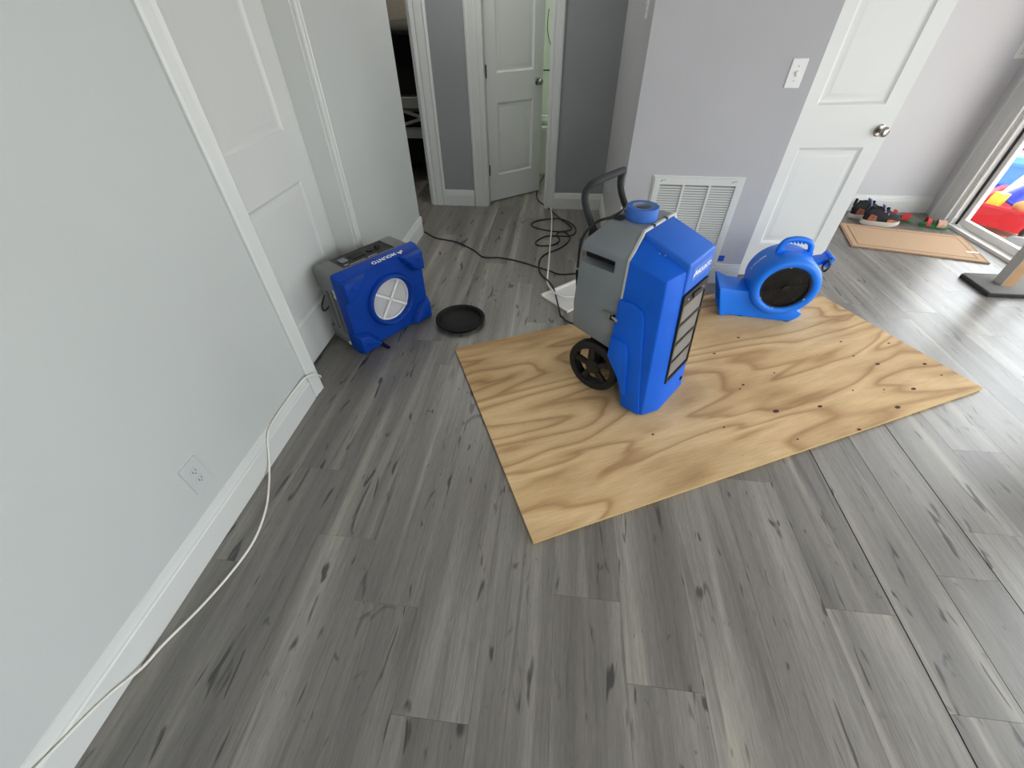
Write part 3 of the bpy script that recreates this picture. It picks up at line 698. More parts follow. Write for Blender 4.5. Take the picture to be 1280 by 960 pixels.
obj('display', boxes((.20, .28, .185, .235, .449, .453)), 'rubber', cp, bevel=.001)
obj('outlet_socket', boxes((.135, .175, .19, .235, .449, .455)), 'pgrey', cp, bevel=.002)
obj('panel_print', boxes((.155, .25, .145, .148, .4492, .4498), (.27, .33, .145, .148, .4492, .4498), (.13, .155, .16, .163, .4492, .4498)), 'print', cp)
for u, v, w in ((.006, .098, .372), (.006, .098, .345), (.004, .1, .05)):
    obj('latch_disc', lathe([(.013, -.006), (.011, -.012), (0, -.013)], 12, 'x'), 'gasket', sc, loc=(u+.004, v, w))
text('brand_lettering', 'MOUNTO', .034, sc, (.372, .050, .4652), (-1, 0, 0), (0, -1, -.16), 'print')
logo(sc, .036, (.42, .050, .4652), (-1, 0, 0), (0, -1, -.16))
obj('side_cable', tube([(.03, .23, .33), (0, .235, .29), (-.022, .245, .24), (-.018, .24, .215), (.01, .225, .235), (.03, .22, .24)], .005, 8), 'cordk', sc)
obj('rubber_strip', boxes((.13, .15, -.055, .02, .001, .008)), 'rubber', sc, bevel=.002)
obj('lock_tab', boxes((W_-.002, W_+.014, .09, .10, .395, .405)), 'print', sc)
for u in (.03, W_-.05): obj('rubber_foot', boxes((u, u+.02, .23, .26, 0, .012)), 'rubber', sc)

# ------------------------------------------------------------------ carpet fan
fn = thing('floor_fan', 'bright blue snail-shaped carpet drying fan on the plywood near the grille', 'fan', (1.315, 2.25, .018), rad(-7))
FC = .226
def cz_(prof, **k): return lathe(prof, 56, 'y', (0, 0, FC), **k)
obj('housing', cz_([(.126, .03), (.128, .012), (.135, .004), (.148, 0), (.162, .003), (.174, .014), (.180, .034), (.181, .07), (.180, .2), (.172, .235), (.155, .25), (0, .252)]), 'sky', fn)
obj('inlet_shadow_box', cz_([(.127, .028), (.127, .07), (0, .075)]), 'black', fn)
gr = obj('inlet_grille', cz_([(.126, .014), (.127, .02), (.119, .02), (.118, .014)], closed=True), 'black', fn)
for r in (.022, .036, .05, .064, .078, .092, .106):
    obj('grille_ring', tube([(r*math.cos(2*PI*k/28), .017, FC+r*math.sin(2*PI*k/28)) for k in range(28)], .0018, 5, 1, closed=True, smooth=False), 'black', gr)
for k in range(6):
    a = 2*PI*k/6+.3; obj('grille_spoke', tube([(.012*math.cos(a), .0185, FC+.012*math.sin(a)), (.122*math.cos(a), .0185, FC+.122*math.sin(a))], .0022, 5, 1, smooth=False), 'black', gr)
obj('grille_boss', cz_([(.0, .010), (.014, .012), (.016, .02), (.0, .022)]), 'dsteel', gr)
bm = bmesh.new()
for k in range(30):
    a = 2*PI*k/30; c, s = math.cos(a), math.sin(a); c2, s2 = math.cos(a+.12), math.sin(a+.12)
    vs = [bm.verts.new(p) for p in ((c*.085, .034, FC+s*.085), (c2*.115, .034, FC+s2*.115), (c2*.115, .066, FC+s2*.115), (c*.085, .066, FC+s*.085))]; bm.faces.new(vs)
obj('impeller', bm, 'black', fn)['kind'] = 'stuff'
for a in (100, 215, 335, 260):
    obj('grille_clip', lathe([(.006, 0), (.006, -.005), (0, -.007)], 10, 'y'), 'steel', fn, loc=(.131*math.cos(rad(a)), .012, FC+.131*math.sin(rad(a))))
# outlet duct: hollow flared box
def rect(x_b, x_t, y0, y1, z0, z1): return [(x_b, y0, z0), (x_b, y1, z0), (x_t, y1, z1), (x_t, y0, z1)]
bm = bmesh.new()
outer = [rect(.11, .05, .04, .21, .004, .15), rect(-.12, -.12, .036, .214, .004, .172), rect(-.235, -.27, .034, .216, .004, .172), rect(-.272, -.325, .018, .232, .0, .186), rect(-.286, -.340, .016, .234, .0, .190)]
inner = [rect(-.287, -.341, .026, .224, .010, .180), rect(-.235, -.27, .044, .206, .014, .160), rect(-.10, -.10, .055, .195, .014, .16)]
add_loft(bm, outer+inner); bmesh.ops.recalc_face_normals(bm, faces=bm.faces)
du = obj('outlet_duct', bm, 'sky', fn, bevel=.007, seg=3)
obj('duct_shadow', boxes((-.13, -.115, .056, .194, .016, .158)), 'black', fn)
obj('base_skid', prism([(-.15, .0), (.12, .0), (.155, .035), (.165, .062), (.10, .10), (-.14, .10)], .037, .213), 'sky', fn, bevel=.008, seg=2)
for x in (-.16, .10):
    for y in (.05, .2): obj('rubber_foot', boxes((x-.014, x+.014, y-.012, y+.012, .0004, .006)), 'rubber', fn)
# handle across the top
hz = FC+.178
pts = [(-.078, .125, hz-.02), (-.076, .125, hz+.022), (-.058, .125, hz+.052), (-.02, .125, hz+.064), (.02, .125, hz+.064), (.058, .125, hz+.052), (.076, .125, hz+.022), (.078, .125, hz-.02)]
obj('carry_handle', tube(pts, .0155, 10, 5), 'sky', fn)
obj('handle_web', boxes((-.09, .09, .105, .145, hz-.03, hz+.004)), 'sky', fn, bevel=.008)
for k in range(6): obj('finger_ridge', lathe([(.004, -.014), (.006, 0), (.004, .014)], 8, 'y'), 'sky', fn, loc=(-.045+.018*k, .125, hz+.047))
# kick stand / cord wrap on the rear right
cw = obj('cord_wrap', prism([(.155, .30), (.235, .345), (.245, .325), (.262, .332), (.238, .388), (.222, .382), (.228, .366), (.150, .345)], .14, .215), 'sky', fn, bevel=.005)
cw2 = obj('cord_wrap_bar', boxes((.205, .265, .12, .235, .325, .342)), 'sky', fn, bevel=.007); cw2.matrix_local = Matrix.Translation((.232, .18, .352)) @ Matrix.Rotation(rad(-62), 4, 'Y') @ Matrix.Translation((-.235, -.18, -.333))
for k in range(3): obj('wrapped_cord', tube([(.218+.004*k, .115+.006*k, .372), (.235+.004*k, .112+.006*k, .330), (.225+.002*k, .118+.006*k, .300), (.205+.004*k, .120+.006*k, .330)], .004, 6, 4, closed=True), 'cordk', fn)
for o in fn.children:
    if o.name.split('.')[0] in ('cord_wrap', 'cord_wrap_bar', 'wrapped_cord'): o.location.x -= .03
for k, ch in enumerate('MOUNTO'):
    a = rad(134+5.6*k); rp = .1825
    text('brand_letter', ch, .022, fn, (rp*math.cos(a), .125, FC+rp*math.sin(a)), (-math.sin(a), 0, math.cos(a)), (0, 1, 0), 'print')

# ------------------------------------------------------------------ small things on the floor
tray = thing('round_tray', 'round black plastic saucer on the floor beside the air scrubber', 'tray', (-.562, 2.105, 0))
obj('dish', lathe([(0, .004), (.118, .004), (.124, .008), (.132, .026), (.146, .031), (.152, .028), (.150, .023), (.138, .020), (.128, .0), (0, .0)], 56), 'tray', tray)

pf = thing('perforated_panel', 'white perforated plastic panel lying flat behind the dehumidifier', 'panel', (-.085, 2.45, .0), rad(44))
Lx, Ly = .40, .26
obj('panel_frame', boxes((0, Lx, -.016, 0, .001, .020), (0, Lx, -Ly, -Ly+.012, .001, .014), (0, .012, -Ly+.012, -.016, .001, .014), (Lx-.012, Lx, -Ly+.012, -.016, .001, .014)), 'cordw', pf, bevel=.002)
bm = bmesh.new()
x = .012
while x < Lx-.012: add_box(bm, x, x+.0045, -Ly+.012, -.016, .006, .009); x += .0095
y = -Ly+.012
while y < -.016: add_box(bm, .012, Lx-.012, y, y+.0045, .0055, .0085); y += .0095
obj('perforated_sheet', bm, 'white', pf, smooth=0)['kind'] = 'stuff'

def cord(name, pts, r, m, label, seg=8, sub=6):
    return tag(obj(name, tube(pts, r, seg, sub), m), label, 'cord')
z = .0055
cord('scrubber_cord', [(-1.30, 3.46, z), (-1.2, 3.44, z), (-1.127, 3.40, z), (-1.012, 3.30, z), (-.831, 3.24, z), (-.659, 3.10, z), (-.564, 2.99, z), (-.432, 2.99, z), (-.271, 2.938, z), (-.131, 2.86, z), (-.04, 2.80, .012), (.038, 2.765, z), (.153, 2.788, z), (.30, 2.80, z), (.42, 2.60, z)], .0055, 'cordk', 'black power cord crossing the hall floor from behind the white wall end')
coil = [(-.20, 5.10, z), (-.22, 4.95, z), (-.247, 4.664, z), (-.24, 4.40, z), (-.20, 4.25, z), (-.109, 4.085, z), (.012, 3.832, z), (.115, 3.638, z), (.09, 3.56, z), (.0, 3.53, z), (-.10, 3.55, z), (-.20, 3.60, z), (-.239, 3.67, z), (-.20, 3.75, z), (-.08, 3.80, .010), (.03, 3.79, .014), (.13, 3.68, .010), (.155, 3.55, z), (.11, 3.45, z), (.0, 3.44, z), (-.10, 3.42, z), (-.175, 3.30, z), (-.14, 3.235, z), (-.03, 3.26, z), (.02, 3.36, z), (-.01, 3.46, .012), (.05, 3.52, .014), (.10, 3.44, z), (.095, 3.34, z), (.03, 3.21, z), (-.094, 3.065, z), (-.125, 2.913, .014), (-.102, 2.763, z), (-.013, 2.563, .025), (.03, 2.35, .022), (.052, 2.235, z), (.07, 2.205, z)]
a36 = rad(-36)
def dhw(u, v, w): return (.449+u*math.cos(a36)-v*math.sin(a36), 1.381+u*math.sin(a36)+v*math.cos(a36), .018+w)
coil += [(.10, 2.12, .03), dhw(-.50, .27, .14), dhw(-.475, .14, .30), dhw(-.462, .06, .45), dhw(-.460, .03, .58)]
cord('coiled_cord', coil, .0055, 'cordk', 'black power cord looped twice on the hall floor behind the dehumidifier')
cord('drain_hose', [(-.185, 5.12, .010), (-.165, 4.95, .006), (-.12, 4.4, .006), (-.075, 4.0, .008), (-.06, 3.72, .020), (-.055, 3.5, .018), (-.055, 3.3, .016), (-.052, 3.0, .006), (-.05, 2.84, .018), (-.05, 2.66, .008), (-.03, 2.52, .036), (.02, 2.44, .030), (.09, 2.41, .032), (.17, 2.43, .030), (.24, 2.46, .028)], .0058, 'cordw', 'thin white drain hose running from the bathroom across the hall floor')
zc = .0045
cord('white_cable', [(XL+.006, -.75, .150), (XL+.007, -.35, .150), (XL+.012, -.12, .142), (XL+.020, .03, .10), (XL+.021, .13, .055), (-1.135, .205, .012), (-1.121, .272, zc), (-1.078, .381, zc), (-1.045, .501, zc), (-1.033, .62, zc), (-1.06, .745, zc), (-1.11, .855, zc), (-1.138, .915, .016), (XL+.021, .955, .06), (XL+.018, .985, .105), (XL+.012, 1.03, .138), (XL+.008, 1.12, .1465), (XL+.0075, 1.25, .1470), (XL+.020, 1.345, .150), (XL+.034, 1.385, .135), (XL+.030, 1.435, .085), (XL-.01, 1.475, .03), (XL-.045, 1.50, .012), (XL-.08, 1.53, .006)], .0042, 'cordw', 'thin white cable lying along the left baseboard and looping onto the floor')

# ------------------------------------------------------------------ wall fittings
vt = thing('return_air_grille', 'white louvred return air grille low on the light grey wall', 'vent', (.552, YC, .13))
VW, VH = .535, .56
obj('flange', boxes((0, VW, -.006, 0, 0, .010), (0, VW, -.006, 0, VH-.010, VH), (0, .010, -.006, 0, .010, VH-.010), (VW-.010, VW, -.006, 0, .010, VH-.010)), 'trim', vt)
obj('grille_frame', boxes((.010, VW-.010, -.014, 0, .010, .045), (.010, VW-.010, -.014, 0, VH-.05, VH-.010), (.010, .045, -.014, 0, .045, VH-.05), (VW-.045, VW-.010, -.014, 0, .045, VH-.05)), 'trim', vt, bevel=.0025)
cols = [(.045, .180), (.194, .334), (.348, VW-.045)]
for a, b in ((.180, .194), (.334, .348)): obj('mullion', boxes((a, b, -.013, 0, .045, VH-.05)), 'trim', vt, bevel=.0015)
for a, b in cols:
    bm = bmesh.new(); zz = .047
    while zz < VH-.055:
        vs = [bm.verts.new(p) for p in ((a, -.003, zz+.0085), (b, -.003, zz+.0085), (b, -.0115, zz), (a, -.0115, zz), (a, -.0105, zz-.001), (b, -.0105, zz-.001))]
        bm.faces.new(vs[:4]); bm.faces.new((vs[3], vs[2], vs[5], vs[4])); zz += .0148
    obj('louvre_bank', bm, 'trim', vt, smooth=0)['kind'] = 'stuff'
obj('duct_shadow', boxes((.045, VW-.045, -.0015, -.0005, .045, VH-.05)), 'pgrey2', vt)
for x in (.06, VW-.06): obj('latch_tab', tube([(x-.012, -.014, VH-.033), (x-.008, -.018, VH-.024), (x+.012, -.018, VH-.022)], .0018, 6), 'nickel', vt)

def wall_plate(name, label, cat, M4, w=.075, h=.122, pm='white'):
    p = thing(name, label, cat); p.matrix_world = M4
    bm = bmesh.new(); r0 = rrect(-w/2, w/2, -h/2, h/2, .004, 2)
    add_loft(bm, [[(a, 0, b) for a, b in r0], [(a, -.004, b) for a, b in r0], [(a*.94, -.0065, b*.96) for a, b in r0]]); bmesh.ops.recalc_face_normals(bm, faces=bm.faces)
    obj('plate', bm, pm, p)
    return p
def wm(loc, rz): return Matrix.Translation(loc) @ Matrix.Rotation(rz, 4, 'Z')
def toggle(p):
    t = obj('toggle', boxes((-.005, .005, -.019, -.005, -.004, .008)), 'white', p, bevel=.002)
    obj('toggle_slot', boxes((-.0065, .0065, -.0068, -.0062, -.013, .013)), 'gasket', p)
    for s in (-1, 1): obj('screw', lathe([(.0032, -.006), (.003, -.0078), (0, -.008)], 8, 'y'), 'nickel', p, loc=(0, 0, s*.03))
sw = wall_plate('light_switch', 'white single toggle light switch on the light grey wall', 'switch', wm((1.150, YC, 1.182), 0)); toggle(sw)
sw = wall_plate('light_switch', 'white switch plate on the shadowed hall side of the grey wall', 'switch', wm((XH, 2.98, 1.45), rad(-90))); toggle(sw)
sw = wall_plate('light_switch', 'white switch plate on the bright wall at the top right corner', 'switch', wm((3.325, YB, 1.19), 0)); toggle(sw)
ou = wall_plate('wall_outlet', 'white duplex power outlet low on the left wall', 'outlet', wm((XL, .697, .283), rad(90)), .076, .124, 'outlet')
for s in (-1, 1):
    r = obj('receptacle', prism([(a, b+s*.0195) for a, b in rrect(-.017, .017, -.0145, .0145, .010, 4)], -.0085, -.006), 'outlet', ou)
    for x, hh in ((-.006, .0042), (.006, .0035)): obj('slot', boxes((x-.0011, x+.0011, -.0088, -.0084, s*.0195+.001-hh, s*.0195+.003+hh)), 'rubber', r)
    obj('ground_hole', lathe([(.0024, -.0088), (.0024, -.0084), (0, -.0084)], 8, 'y', (0, 0, s*.0195-.0085)), 'rubber', r)
tag(obj('tape_strip', boxes((1.082, 1.128, YC-.0008, YC, .160, .200)), 'tape_d'), 'small square of blue tape stuck on the grey wall beside the grille', 'tape')

# ------------------------------------------------------------------ door mat, shoes, cat furniture
dm = thing('door_mat', 'tan woven door mat with brown border near the sliding door', 'mat', (2.845, 3.60, 0), rad(-14))
MW, MH = .90, .52
obj('mat_field', boxes((-MW/2+.06, MW/2-.06, -MH/2+.06, MH/2-.06, .001, .011)), 'mat', dm, bevel=.002)
def frame4(w, h, t, z0, z1): return boxes((-w, w, -h, -h+t, z0, z1), (-w, w, h-t, h, z0, z1), (-w, -w+t, -h+t, h-t, z0, z1), (w-t, w, -h+t, h-t, z0, z1))
obj('outer_border', frame4(MW/2, MH/2, .018, .001, .010), 'matb', dm)
obj('border_band', frame4(MW/2-.018, MH/2-.018, .036, .001, .0105), 'mat', dm)
obj('inner_stripe', frame4(MW/2-.054, MH/2-.054, .008, .001, .0118), 'matb', dm)
tag(obj('paper_scrap', boxes((-.045, .045, -.007, .007, 0, .004)), 'white', loc=(3.20, 3.41, .012), rot=(0, 0, rad(-3)), bevel=.001), 'small white stick lying on the near corner of the door mat', 'scrap')

def foot_outline(L, wf, wh, n=22):
    out = []
    for k in range(n):
        a = 2*PI*k/n; x = L/2*math.cos(a); t = (x+L/2)/L
        hw = wh/2+(wf-wh)/2*min(1, max(0, (t-.15)/.5))
        s = math.sin(a); y = hw*math.copysign(abs(s)**.72, s)
        out.append((x, y+.008*math.sin(PI*t)))
    return out
def sneaker(loc, rz, label):
    s = thing('sneaker', label, 'shoe', loc, rz, 'sneakers by the white wall'); s.scale = (1.04, 1.04, 1.2)
    F = foot_outline(.285, .098, .072)
    lift = lambda x: .012*max(0, (x-.06)/.08)**2+.004*max(0, (-x-.09)/.05)**2
    sole = [[(x*k, y*k, z+lift(x)) for x, y in F] for k, z in ((.92, .0), (1.0, .008), (1.0, .024), (.97, .034))]
    so = obj('sole', loft(sole), 'sole', s)
    up = []
    for k, z, fr in ((.955, .032, 0), (.95, .05, .0), (.90, .066, .1), (.80, .080, .3), (.68, .094, .52), (.56, .108, .62)):
        r = []
        for x, y in F:
            xx = x*k; xx = xx if xx < .02 else .02+(xx-.02)*(1-fr)
            zz = z+lift(x)
            if xx < 0: zz += (z-.03)*.12
            r.append((xx-.012*fr*2-(0 if fr == 0 else .012), y*k*(1-.25*fr), zz))
        up.append(r)
    obj('upper', loft(up), 'shoe', s, smooth=60)
    obj('collar', tube([(x*1.0, y, z+.002) for x, y, z in up[-1]], .006, 6, 2, closed=True), 'shoe', s)
    obj('tongue', loft([[(-.005, -.022, .085), (.012, -.022, .085), (.012, .022, .085), (-.005, .022, .085)], [(-.035, -.026, .140), (-.026, -.026, .143), (-.026, .026, .143), (-.035, .026, .140)]]), 'lav', s, bevel=.003)
    for k in range(5):
        x = .008+.018*k; zt = .104-.0085*k
        obj('lace', tube([(x-.004, -.030, zt-.012), (x, -.012, zt), (x+.002, .012, zt), (x-.002, .032, zt-.012)], .0032, 6, 3), 'sole' if k % 2 else 'shoe', s)
    for sd in (-1, 1):
        obj('side_overlay', loft([[(x, sd*y, z) for x, y, z in ((-.115, .034, .042), (-.05, .042, .040), (-.055, .036, .072), (-.10, .028, .082))], [(x, sd*(y+.004), z) for x, y, z in ((-.115, .034, .042), (-.05, .042, .040), (-.055, .036, .072), (-.10, .028, .082))]]), 'shoe2', s)
        obj('toe_guard', loft([[(x, sd*y, z) for x, y, z in ((.03, .047, .036), (.11, .030, .040), (.10, .028, .052), (.03, .042, .056))], [(x, sd*(y+.003), z) for x, y, z in ((.03, .047, .036), (.11, .030, .040), (.10, .028, .052), (.03, .042, .056))]]), 'shoe2', s)
    obj('heel_tab', boxes((-.142, -.132, -.012, .012, .09, .140)), 'shoe', s, bevel=.004)
sneaker((2.79, 3.945, .001), rad(-8), 'black and orange sneaker lying nearest the far edge of the mat')
sneaker((2.75, 4.10, .002), rad(4), 'black sneaker behind the front one against the baseboard')
def sandal(loc, rz, label, strap):
    s = thing('sandal', label, 'sandal', loc, rz, 'child sandals by the white wall'); s.scale = (1.2, 1.2, 1.25)
    F = foot_outline(.175, .07, .055)
    so = obj('sole', loft([[(x*k, y*k, z) for x, y in F] for k, z in ((.93, 0), (1, .006), (1, .016), (.95, .022))]), 'green_s', s)
    for (x0, x1, hh, m) in ((.01, .06, .05, strap), (-.055, -.03, .058, 'redd')):
        bm = bmesh.new(); prev = None; n = 10
        rows = []
        for k in range(n+1):
            a = PI*k/n; y = .036*math.cos(a); zz = .012+(hh-.012)*math.sin(a)
            rows.append([bm.verts.new(p) for p in ((x0, y, zz), (x1, y, zz*.92), (x1, y*1.08, zz*.92+.005), (x0, y*1.08, zz+.005))])
        for p, q in zip(rows, rows[1:]):
            for i in range(4): bm.faces.new((p[i], p[(i+1) % 4], q[(i+1) % 4], q[i]))
        bm.faces.new(rows[0]); bm.faces.new(rows[-1][::-1]); bmesh.ops.recalc_face_normals(bm, faces=bm.faces)
        obj('strap', bm, m, s)
    obj('buckle', boxes((.03, .045, .028, .040, .02, .034)), 'white', s, bevel=.003)
    return s
sandal((3.23, 3.935, .002), rad(-20), 'green child sandal with red and floral straps nearest the sliding door', 'floral')
sandal((3.035, 4.085, .002), rad(-35), 'green child sandal with red straps beside the sneakers', 'redd')

ct = thing('cat_tree', 'grey carpeted cat tree base with wooden post at the right edge', 'cat tree', (2.86, 2.735, 0))
PB = [(0, .0), (.46, -.0), (.46, .29), (.02, .29), (0, .27)]
obj('base_edge', prism([(p[0], p[1]) for p in PB], .001, .022, 'z'), 'carpetd', ct, bevel=.003)
obj('base_carpet', prism([(.006+p[0]*.975, .005+p[1]*.965) for p in PB], .022, .031, 'z'), 'carpet', ct, bevel=.003)
po = obj('post', boxes((.142, .215, .105, .178, .031, .98)), 'wood', ct, bevel=.003)
obj('post_face_strip', boxes((.137, .1415, .106, .177, .032, .98)), 'post_pale', po)  # thin paler strip on one face of the post
obj('upper_shelf', prism([(p[0], p[1]) for p in PB], .98, 1.01, 'z'), 'carpet', ct, bevel=.004)

# ------------------------------------------------------------------ patio with toys
struct('patio', boxes((XR+.1, 9, -3, 9, -.2, -.06)), 'patio', 'pale concrete patio outside the glass door', 'patio')
struct('added_patio_cover', boxes((XR+.12, 4.6, 2.0, 8.6, 2.5, 2.6), (4.5, 4.6, 2.0, 2.1, -.06, 2.5), (4.5, 4.6, 8.4, 8.5, -.06, 2.5)), 'ceil', 'unseen cover added over the patio to dim daylight on the toys', 'roof')  # unseen cover, added to cut the daylight falling on the toys
struct('wall_patio', boxes((XR+.12, 6.4, 8.5, 8.6, -.06, .9)), 'stucco', 'low pale stucco wall at the end of the patio', 'wall')
tb = thing('toy_wagon', 'red plastic toy wagon heaped with toys outside the glass door', 'toy wagon', (4.02, 4.22, -.06), rad(38))
r_ = [[(x, y, z) for x, y in rrect(-a, a, -b, b, .05, 4)] for a, b, z in ((.33, .19, .05), (.36, .222, .20), (.385, .242, .205), (.385, .242, .225), (.35, .205, .22), (.31, .17, .10))]
obj('tub', loft(r_), 'red', tb)
for x in (-.2, 0, .2):
    for s in (-1, 1): obj('tub_rib', boxes((x-.012, x+.012, s*.205-.012, s*.205+.012, .06, .195)), 'red', tb, bevel=.005)
for x in (-.24, .24):
    for s in (-1, 1):
        w = obj('wheel', lathe([(0, -.02), (.07, -.02), (.085, -.012), (.085, .012), (.07, .02), (0, .02)], 24, 'y'), 'black', tb, loc=(x, s*.2, .0855))
        obj('hub_cap', lathe([(0, -.024*1), (.03, -.023), (.035, -.018), (.035, .018), (.03, .023), (0, .024)], 16, 'y'), 'white', w)
obj('emblem_plate', prism(rrect(-.05, .05, .12, .165, .02, 4), -.232, -.214), 'print', tb)
def ico(r, sq=(1, 1, 1), sub=2):
    bm = bmesh.new(); bmesh.ops.create_icosphere(bm, subdivisions=sub, radius=r); bmesh.ops.scale(bm, vec=sq, verts=bm.verts); return bm
def wag(u, v, w): a = rad(38); return (4.02+u*math.cos(a)-v*math.sin(a), 4.22+u*math.sin(a)+v*math.cos(a), -.06+w)
tag(obj('toy_cone', lathe([(0, .24), (.015, .235), (.10, .02), (.12, .015), (.12, 0), (0, 0)], 20), 'toyblue', loc=wag(-.10, .03, .205), rot=(.2, .35, 0)), 'dark blue toy cone leaning in the red wagon', 'toy')
tag(obj('toy_block', boxes((-.06, .06, -.035, .035, 0, .11)), 'yellow', loc=wag(-.27, .10, .19), rot=(.1, .1, .5), bevel=.012), 'yellow toy block in the red wagon behind the blue cone', 'toy')
tag(obj('toy_bear', ico(.065, (1.3, .9, .8)), 'tan', loc=wag(-.27, -.09, .235)), 'brown plush lump at the near end of the red wagon', 'toy')
tag(obj('toy_boat', loft([[(x*1.0, y, z) for x, y in rrect(-a, a, -b, b, min(a, b)*.8, 4)] for a, b, z in ((.08, .03, 0), (.13, .05, .05), (.13, .05, .10), (.12, .04, .10), (.08, .03, .03))]), 'white', loc=wag(.16, .07, .23), rot=(0, -.9, .3)), 'white toy boat tipped up in the red wagon', 'toy')
for (u, v, w, r, m, l) in ((.12, -.12, .25, .05, 'lilac', 'lilac toy ball in the red wagon beside the white boat'), (.24, -.06, .25, .045, 'white', 'white toy ball at the far end of the red wagon'), (.0, -.15, .245, .04, 'toyblue', 'small blue toy ball at the rim of the red wagon')):
    tag(obj('toy_ball', ico(r), m, loc=wag(u, v, w), smooth=180), l, 'toy', 'toys in the red wagon')
# toy play car with red roof behind
pc = thing('toy_car', 'red and blue ride-on toy car parked behind the blue chest', 'toy car', (5.05, 5.80, -.06), rad(40))
obj('body', loft([[(x, y, z) for x, y in rrect(-a, a, -b, b, .08, 4)] for a, b, z in ((.36, .20, .08), (.42, .24, .14), (.42, .24, .36), (.36, .20, .46))]), 'red', pc)
obj('side_panel', loft([[(x, y, z) for x, y in rrect(-a, a, -b, b, .05, 4)] for a, b, z in ((.26, .255, .2), (.26, .255, .40), (.20, .22, .44))]), 'poolblue', pc)
for x in (-.26, .24):
    for s in (-1, 1):
        obj('roof_post', tube([(x, s*.19, .42), (x*.8, s*.17, .90)], .022, 8, 1, smooth=False), 'red', pc)
        obj('wheel', lathe([(0, -.03), (.1, -.03), (.115, -.02), (.115, .02), (.1, .03), (0, .03)], 24, 'y'), 'black', pc, loc=(x, s*.24, .1155))
obj('roof', loft([[(x, y, z) for x, y in rrect(-a, a, -b, b, .1, 4)] for a, b, z in ((.34, .23, .88), (.36, .25, .92), (.28, .18, .98))]), 'red', pc)
sl = thing('toy_chest', 'light blue plastic toy chest behind the red wagon', 'toy chest', (4.46, 5.02, -.06), rad(-41))
obj('chest_body', loft([[(x, y, z) for x, y in rrect(-a, a, -b, b, .03, 4)] for a, b, z in ((.40, .16, .0), (.42, .18, .04), (.43, .19, .33))]), 'poolblue', sl)
obj('chest_lid', loft([[(x, y, z) for x, y in rrect(-a, a, -b, b, .03, 4)] for a, b, z in ((.445, .205, .325), (.445, .205, .355), (.41, .17, .40))]), 'poolblue', sl)
obj('chest_band', boxes((-.36, .36, -.20, -.182, .12, .16)), 'toyblue', sl, bevel=.006)
obj('chest_label', boxes((-.30, -.10, -.202, -.185, .20, .28)), 'yellow', sl, bevel=.004)
ws = thing('patio_shoe', 'grey and white shoe on the patio by the glass door', 'shoe', (3.78, 3.68, -.06), rad(-30))
F = foot_outline(.27, .095, .07)
obj('sole', loft([[(x*k, y*k, z) for x, y in F] for k, z in ((.93, 0), (1, .01), (1, .03))]), 'print', ws)
obj('upper', loft([[(x*k-(1-k)*.05, y*k, z) for x, y in F] for k, z in ((.95, .03), (.9, .06), (.6, .09))]), 'pgrey', ws)

# ------------------------------------------------------------------ bedroom and bathroom glimpses
bd = thing('bed', 'bed with white cross-frame footboard and black bedding in the dark bedroom', 'bed', (-1.98, 5.0, 0))
for z0, z1 in ((.66, .75), (.385, .475)): obj('footboard_rail', boxes((-.5, .86, -.03, .03, z0, z1)), 'wwood', bd, bevel=.004)
for x in (-.5, .36, .80): obj('footboard_post', boxes((x-.03, x+.03, -.028, .028, .0, .76) if x != .36 else (x-.20, x-.16, -.024, .024, .475, .66)), 'wwood', bd, bevel=.004)
for p, q in (((.20, .49), (.77, .65)), ((.20, .65), (.77, .49))): obj('footboard_brace', tube([(p[0], 0, p[1]), (q[0], 0, q[1])], .017, 6, 1, smooth=False), 'wwood', bd)
obj('mattress', boxes((-.5, .84, .04, 1.14, .12, .62)), 'bedding', bd, bevel=.04)
obj('headboard', boxes((-.55, .88, 1.15, 1.19, .0, 1.23)), 'bedding', bd, bevel=.01)
tag(obj('pillow', ico(.25, (1.6, .35, .28)), 'pillow', loc=(-1.85, 6.02, 1.27), smooth=180), 'grey pillow propped on top of the black headboard', 'pillow')
tb2 = thing('bathtub', 'white bathtub glimpsed through the bathroom door gap', 'bathtub', (-.30, 5.52, 0))
obj('apron', boxes((-.55, .55, -.33, -.28, .0, .42)), 'porcelain', tb2, bevel=.01)
obj('rim', frame4(.57, .36, .09, .42, .47), 'porcelain', tb2, bevel=.015)
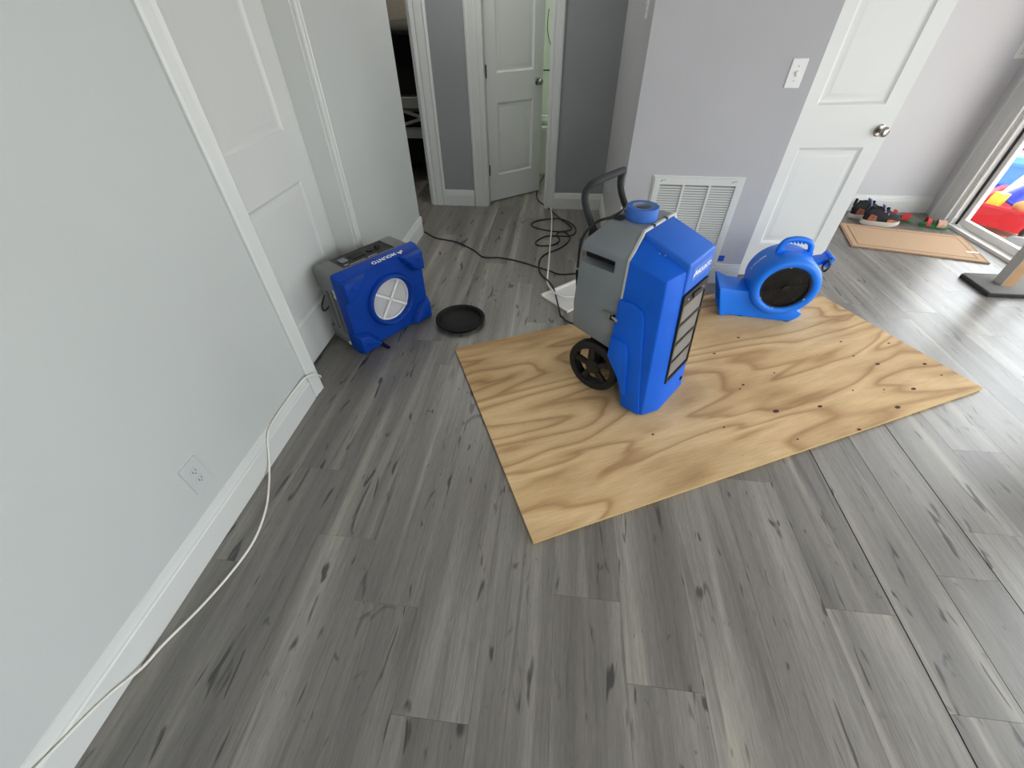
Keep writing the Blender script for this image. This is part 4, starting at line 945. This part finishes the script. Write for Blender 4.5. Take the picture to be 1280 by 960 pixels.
obj('basin', boxes((-.55, .55, -.28, .28, .02, .06)), 'porcelain', tb2)
tag(obj('hanging_vine', tube([(-.215, 5.0, 1.42), (-.225, 5.02, 1.30), (-.20, 5.0, 1.20), (-.165, 4.98, 1.12), (-.15, 4.98, .95)], .004, 6), 'leaf'), 'thin dark vine stem hanging in the bathroom gap', 'vine')
hk = thing('robe_hook', 'dark metal robe hook in the bathroom gap by the door knob', 'hook', (XH-.1, 4.95, .985))
obj('stem', tube([(0, 0, 0), (-.45, .0, 0), (-.56, 0, .0)], .006, 8, 1, smooth=False), 'dsteel', hk)
obj('end_ball', ico(.024), 'dsteel', hk, loc=(-.57, 0, 0), smooth=180)
# unseen bathroom fill light, added for the pale glow in the door gap
bl_ = thing('fill_lamp', 'unseen bathroom fill light added above the frame', 'lamp', (-.25, 5.0, ZC))
def m_emit(name, col, st):
    t = NT(name); t.p.inputs['Emission Color'].default_value = col; t.p.inputs['Emission Strength'].default_value = st; return t.m
obj('diffuser', lathe([(.13, -.002), (.13, -.03), (.09, -.055), (0, -.065)], 24), m_emit('bath_fill_glow', (.93, 1, .9, 1), 40), bl_)
obj('canopy', lathe([(.145, 0), (.145, -.012), (.13, -.014)], 24), 'white', bl_)
hl_ = thing('fill_lamp', 'unseen hall fill light added above the frame', 'lamp', (-.70, 3.72, ZC))  # added fill light, out of view, brightens the hall and bathroom door
obj('diffuser', lathe([(.10, -.002), (.10, -.025), (.07, -.045), (0, -.052)], 24), m_emit('hall_fill_glow', (1, .97, .92, 1), 78), hl_)
obj('canopy', lathe([(.115, 0), (.115, -.012), (.10, -.014)], 24), 'white', hl_)
bl2 = thing('fill_lamp', 'unseen bedroom fill light added above the frame', 'lamp', (-1.9, 5.3, ZC))  # added fill light, out of view, lifts the dark bedroom
obj('diffuser', lathe([(.10, -.002), (.10, -.025), (.07, -.045), (0, -.052)], 24), m_emit('bedroom_fill_glow', (1, .95, .88, 1), 45), bl2)
obj('canopy', lathe([(.115, 0), (.115, -.012), (.10, -.014)], 24), 'white', bl2)
